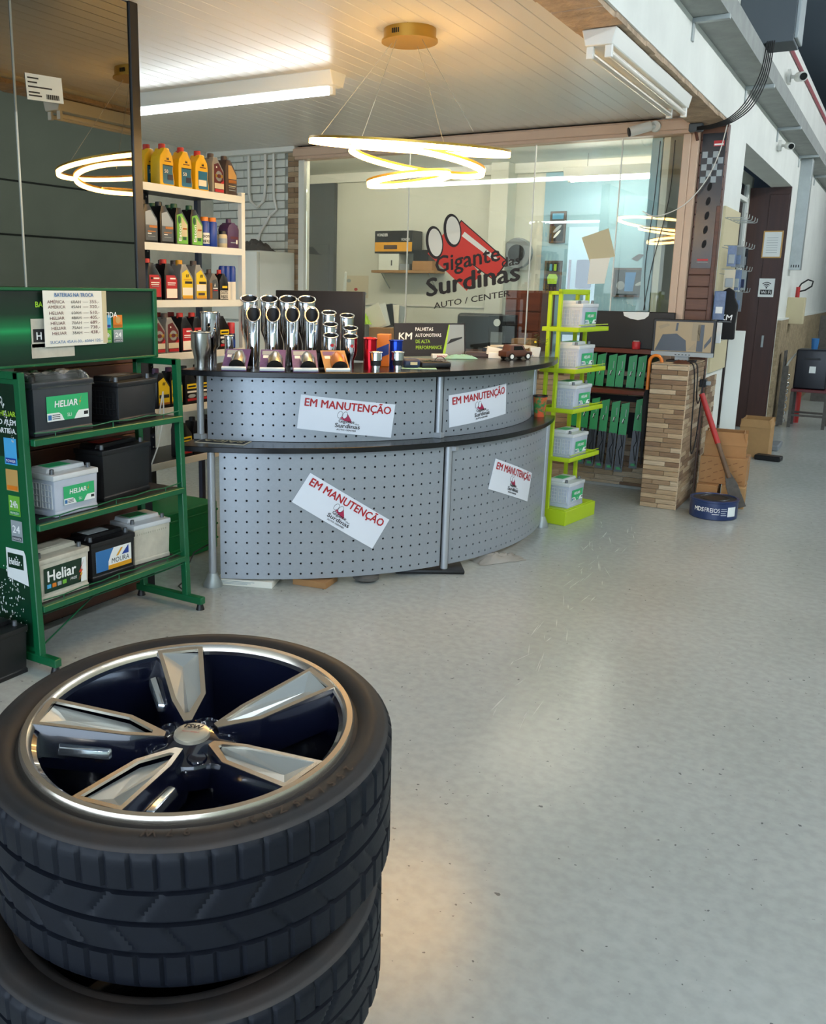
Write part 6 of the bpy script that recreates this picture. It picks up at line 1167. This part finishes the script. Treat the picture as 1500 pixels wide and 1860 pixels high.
def sm(pts, n=8):
    P = [Vector(p) for p in pts]; S = []
    for i in range(len(P) - 1):
        a, b, c, d = P[max(i - 1, 0)], P[i], P[i + 1], P[min(i + 2, len(P) - 1)]
        for q in range(n):
            t = q / n; S.append(0.5 * ((2 * b) + (c - a) * t + (2 * a - 5 * b + 4 * c - d) * t * t + (3 * b - a - 3 * c + d) * t ** 3))
    return S + [P[-1]]
for k in range(5):
    e = 0.012 * k
    o = MB().tube(sm([(-1.09 + e, 7.58, 3.37), (-1.10 + e, 7.5, 3.15 - 0.01 * k), (-1.16 + e, 7.4, 2.95 - 0.01 * k), (-1.25 + e * .5, 7.36, 2.84 - 0.008 * k), (-1.36, 7.37, 2.80 - 0.006 * k), (-1.50, 7.45, 2.80 - 0.005 * k)]), 0.0045, 6).build('cable_run', 'cable_black'); tag(o, 'black cable drooping from the grey box to the window corner', 'cable', 'drooping cables')
o = MB().tube(sm([(-1.26, 7.36, 2.83), (-1.33, 7.52, 2.62), (-1.42, 7.56, 2.42), (-1.56, 7.53, 2.25), (-1.75, 7.54, 2.18), (-1.86, 7.55, 2.22)]), 0.004, 6).build('white_signal_cable', 'cable_white'); tag(o, 'white cable crossing the checkered poster to the window', 'cable')
for k, (x0, x1) in enumerate(((-1.78, -1.79), (-1.67, -1.80))):
    o = MB().tube(sm([(x0, 7.59, 2.74), (x0 - 0.01, 7.592, 2.3), ((x0 + x1) / 2 - 0.03, 7.592, 1.8), (x1, 7.592, 1.46)]), 0.003, 5).build('glass_cable', 'cable_black'); tag(o, 'thin black cable hanging down the office glass', 'cable', 'cables on the glass')
jb = thing('cable_clamp', 'dark cable clamp at the upper corner of the window frame', 'clamp', (-1.50, 7.47, 2.80)); B(-0.05, 0.05, -0.03, 0.03, -0.03, 0.03).build('clamp_body', 'grey_box', jb, bevel=0.008); MB().cyl((0.0, 0, -0.03), (0.02, -0.01, -0.09), 0.012, n=8).build('cable_gland', 'wood_brown', jb)
# far stool with the black cabinet
so = thing('metal_stool', 'grey metal stool with red edge under the black speaker box', 'stool', (-0.88, 12.6, 0))
B(-0.21, 0.21, -0.2, 0.2, 0.44, 0.475).build('seat', 'maroon', so, bevel=0.004)
for x in (-0.19, 0.19):
    for y in (-0.18, 0.18): B(x - 0.018, x + 0.018, y - 0.018, y + 0.018, 0, 0.44).build('leg', 'cloth_grey', so)
for y in (-0.18, 0.18): B(-0.19, 0.19, y - 0.012, y + 0.012, 0.14, 0.165).build('stretcher', 'cloth_grey', so)
bb = thing('black_cabinet_box', 'black plastic machine with white tag standing on the stool', 'machine', (-0.885, 12.6, 0.4755)); B(-0.19, 0.17, -0.17, 0.17, 0, 0.48).build('machine_case', 'machine_black', bb, bevel=0.02, seg=3); B(-0.03, 0.04, -0.1715, -0.17, 0.2, 0.28).build('paper_tag', 'label_white', bb, smooth=0); B(-0.1, 0.08, -0.178, -0.17, 0.36, 0.38).build('handle_grip', 'black_plastic', bb, bevel=0.003)
MB().tube(sm([(-0.19, 0, 0.44), (-0.28, -0.05, 0.3), (-0.33, -0.05, 0.1), (-0.29, -0.05, -0.08)]), 0.012, 8).build('hose', 'cable_white', bb)
tag(MB().lathe([(0, 0), (0.035, 0), (0.045, 0.13), (0, 0.13)], 14).build('blue_funnel_cup', 'blue_print', None, (-0.9, 12.6, 0.956)), 'blue plastic cup on the black machine', 'cup')
tag(MB().lathe([(0, 0), (0.055, 0), (0.055, 0.38), (0.03, 0.42), (0, 0.42)], 18).build('red_cylinder', 'red_paint', None, (-1.06, 12.95, 0)), 'red cylinder on the floor behind the stool', 'cylinder')
mr = thing('metal_parts_stand', 'narrow metal stand with chrome rings beside the stool', 'stand', (-1.20, 12.5, 0)); B(-0.008, 0.008, -0.12, 0.12, 0, 0.93).build('stand_plate', 'cloth_grey', mr)
for k in range(7): MB().tube([(0.05 + 0.03 * math.cos(2 * PI * q / 12), -0.1, 0.08 + 0.09 * k + 0.03 * math.sin(2 * PI * q / 12)) for q in range(12)], 0.008, 6, True).build('chrome_ring', 'chrome', mr)
B(0.008, 0.06, -0.11, -0.09, 0.02, 0.75).build('ring_rod', 'cloth_grey', mr)
fp = tag(B(-0.1, 0.3, -0.02, 0.02, 0, 1.3).build('dark_wall_cabinet', 'cloth_grey', None, (-1.0, 15.8, 0), 0, bevel=0.004), 'dark cabinet standing further down the workshop wall', 'cabinet')

# ================================================================== WHEEL AND TIRES
def tire_meshes(w, r0=0.335, N=400):
    k = r0 / 0.335
    prof = [(0.3295, 0.955), (0.3335, 0.935)]; flag = ['s', 'b']
    zs = []
    def band(z0, z1, n, fl):
        for i in range(n + 1): prof.append((0.3355, z0 + (z1 - z0) * i / n)); flag.append(fl)
    def groove(z):
        prof.append((0.3285, z + 0.012)); flag.append('g'); prof.append((0.3285, z - 0.012)); flag.append('g')
    band(0.915, 0.735, 4, 'sh'); groove(0.715); band(0.695, 0.525, 6, 'd1'); groove(0.505); band(0.485, 0.315, 6, 'd2'); groove(0.295); band(0.275, 0.085, 4, 'sh')
    prof += [(0.3335, 0.065), (0.3295, 0.045)]; flag += ['b', 's']
    mb = MB(); v = []; K = len(prof); row = {'d1': 0, 'd2': 0}; rowi = []
    for f in flag:
        if f in row: rowi.append(row[f]); row[f] += 1
        else: rowi.append(0)
    for i in range(N):
        a = 2 * PI * i / N; c, s = math.cos(a), math.sin(a)
        for (r, z), f, ri in zip(prof, flag, rowi):
            d = 0.0
            if f in ('sh', 'b') and i % 7 == 0: d = 0.0042
            elif f == 'd1' and (i + ri) % 14 < 2 and ri < 6: d = 0.0035
            elif f == 'd2' and (i - ri) % 14 < 2 and ri > 0: d = 0.0035
            v.append(((r - d) * k * c, (r - d) * k * s, z * w))
    f = []
    for i in range(N):
        j = (i + 1) % N
        for q in range(K - 1): f.append((i * K + q, j * K + q, j * K + q + 1, i * K + q + 1))
    tread = mb.add(v, f).mesh('tread', 'tire_rubber', smooth=30, weld=False)
    top = MB().lathe([(0.258 * k, 0.90 * w), (0.266 * k, 0.955 * w), (0.272 * k, 0.965 * w), (0.279 * k, 0.955 * w), (0.288 * k, 0.985 * w), (0.302 * k, 1.0 * w), (0.313 * k, 0.995 * w), (0.316 * k, 0.982 * w), (0.323 * k, 0.982 * w), (0.327 * k, 0.965 * w), (0.3297 * k, 0.954 * w)], 120, caps=False).mesh('sidewall', 'sidewall_brown', smooth=50)
    bot = MB().lathe([(0.3297 * k, 0.046 * w), (0.318 * k, 0.012 * w), (0.30 * k, 0.0), (0.275 * k, 0.04 * w), (0.258 * k, 0.1 * w), (0.25 * k, 0.16 * w), (0.312 * k, 0.2 * w), (0.312 * k, 0.8 * w), (0.25 * k, 0.84 * w), (0.258 * k, 0.9 * w)], 120, caps=False).mesh('tire_inner', 'tire_rubber', smooth=50)
    return tread, top, bot
def tire(lab, loc, n, w, r0=0.335, spin=0, name='tire'):
    t = thing(name, lab, 'tire', loc); t.rotation_mode = 'QUATERNION'; t.rotation_quaternion = Vector((0, 0, 1)).rotation_difference(Vector(n).normalized())
    for nm, me in zip(('tread', 'sidewall', 'inner_wall'), tire_meshes(w, r0)): link(nm, me, t, (0, 0, 0), spin)
    return t
N1 = Vector((0.024, -0.0695, 1)).normalized(); N2 = Vector((0.012, -0.035, 1)).normalized()
tire('bottom tire of the stack, lying flat on the floor', (-0.985, 1.075, 0), (0, 0, 1), 0.19, 0.325)
tire('third tire from the top of the stack', (-0.972, 1.063, 0.2025), N2, 0.225, 0.33, 0.1)
tire('second tire of the stack, under the wheel with the alloy rim', (-0.933, 1.048, 0.44), N1, 0.205, 0.335, 0.2)
c1 = Vector((-0.937, 1.072, 0.898)) - N1 * 0.245
wh = tire('worn low profile tire fitted with a five spoke alloy rim on top of the stack', c1, N1, 0.243, 0.335, 0, name='alloy_wheel'); wh['category'] = 'wheel'
RZ = 0.245   # rim face height in the wheel's own frame
for k, ch in enumerate('255/35ZR20  97W'):
    if ch == ' ': continue
    a = R(2 - 4.3 * k); text(ch, 0.020, (0, 0, 0), X, Zv, 'tire_print', wh, bold=0.01, name='sidewall_lettering', wrap=lambda x, y, a=a: ((0.297 + y) * math.cos(a - x / 0.30), (0.297 + y) * math.sin(a - x / 0.30), 0.2443))
rim = MB().lathe([(0.266, -0.030), (0.2735, -0.018), (0.2735, -0.004), (0.270, 0.001), (0.261, 0.001), (0.257, -0.003), (0.254, -0.010)], 120, caps=False).build('rim_lip', 'rim_machined', wh, (0, 0, RZ))
MB().lathe([(0.254, -0.010), (0.247, -0.014), (0.243, -0.05), (0.232, -0.10), (0.225, -0.20), (0.0, -0.205)], 96, caps=False).build('rim_barrel', 'rim_dark', wh, (0, 0, RZ))
MB().lathe([(0, -0.038), (0.034, -0.038), (0.046, -0.046), (0.075, -0.050), (0.082, -0.062), (0.082, -0.09), (0, -0.09)], 60, caps=False).build('rim_hub', 'rim_dark', wh, (0, 0, RZ))
cap = MB().lathe([(0, -0.0285), (0.024, -0.029), (0.0295, -0.032), (0.031, -0.040), (0, -0.040)], 48, caps=False).build('centre_cap', 'cap_face', wh, (0, 0, RZ))
q_ = R(20); text('TSW', 0.016, (-0.017 * math.cos(q_) - 0.004, -0.017 * math.sin(q_) + 0.004, -0.0278), (math.cos(q_), math.sin(q_), 0), (-math.sin(q_), math.cos(q_), 0), 'black_print', cap, bold=0.03, width=0.034, shear=0.2); text('ALLOY WHEELS', 0.005, (-0.013 * math.cos(q_), -0.013 * math.sin(q_) - 0.007, -0.0278), (math.cos(q_), math.sin(q_), 0), (-math.sin(q_), math.cos(q_), 0), 'red_label', cap, width=0.03)
zr = lambda u: -0.002 - 0.034 * (1 - (u - 0.045) / 0.211)
P1 = [(0.258, 0.030), (0.105, 0.021), (0.045, 0.008), (0.045, -0.006), (0.110, -0.040), (0.256, -0.056)]
P2 = [(0.248, 0.022), (0.110, 0.0135), (0.066, 0.004), (0.066, -0.004), (0.113, -0.0315), (0.246, -0.046)]
PW = [(0.250, 0.052), (0.100, 0.040), (0.05, 0.02), (0.05, -0.02), (0.10, -0.052), (0.248, -0.072)]
def spoke(k):
    m = Matrix.Rotation(R(66 + 72 * k), 4, 'Z')
    def vv(p, dz): return [m @ Vector((u, t, zr(u) + dz)) for u, t in p]
    n = 6; ring_ = [(i, (i + 1) % n, n + (i + 1) % n, n + i) for i in range(n)]
    body = MB().add(vv(P1, -0.0005) + vv(PW, -0.045) + vv(PW, -0.065), ring_ + [(n + i, n + (i + 1) % n, 2 * n + (i + 1) % n, 2 * n + i) for i in range(n)] + [list(range(2 * n, 3 * n))]).build('spoke', 'rim_dark', wh, (0, 0, RZ), smooth=20)
    MB().add(vv(P1, 0.001) + vv(P2, 0.001) + vv(P2, -0.004) + vv(P1, -0.001), ring_ + [(n + i, n + (i + 1) % n, 2 * n + (i + 1) % n, 2 * n + i) for i in range(n)] + [(3 * n + i, 3 * n + (i + 1) % n, (i + 1) % n, i) for i in range(n)]).build('machined_edge', 'rim_machined', body, smooth=0)
    q = []
    for (u, t) in P2: q.append(m @ Vector((u, t, zr(u) - (0.004 if t > 0 else 0.012) + (0.004 if u > 0.2 else 0))))
    mid = m @ Vector((0.215, -0.012, zr(0.215) - 0.012))
    MB().add(q + [mid], [(0, 6, 5), (0, 1, 6), (1, 2, 3, 4, 6), (4, 5, 6)]).build('spoke_inlay', 'rim_inlay', body, smooth=0)
    a, b = (0.125, 0.215)
    MB().add([m @ Vector((u, t, zr(u) + dz)) for dz, e in ((-0.036, 0), (-0.022, 0.003)) for (u, t) in ((a + e, 0.031 + e * .3), (b - e, 0.038 + e * .3), (b - e - 0.004, 0.054 - e), (a + e + 0.004, 0.046 - e))], [(3, 2, 1, 0), (4, 5, 6, 7), (0, 1, 5, 4), (1, 2, 6, 5), (2, 3, 7, 6), (3, 0, 4, 7)]).build('accent_bar', 'rim_accent', body, bevel=0.0012)
    a2 = m @ Vector((0.056 * math.cos(R(36)), 0.056 * math.sin(R(36)), 0))
    MB().lathe([(0.0125, -0.052), (0.0155, -0.045), (0.017, -0.047), (0.0165, -0.056)], 24, (a2.x, a2.y, 0), caps=False).build('lug_hole_rim', 'rim_dark', wh, (0, 0, RZ)); MB().lathe([(0, -0.0495), (0.0130, -0.0490)], 20, (a2.x, a2.y, 0), caps=False).build('lug_hole', 'black_void', wh, (0, 0, RZ))
for k in range(5): spoke(k)
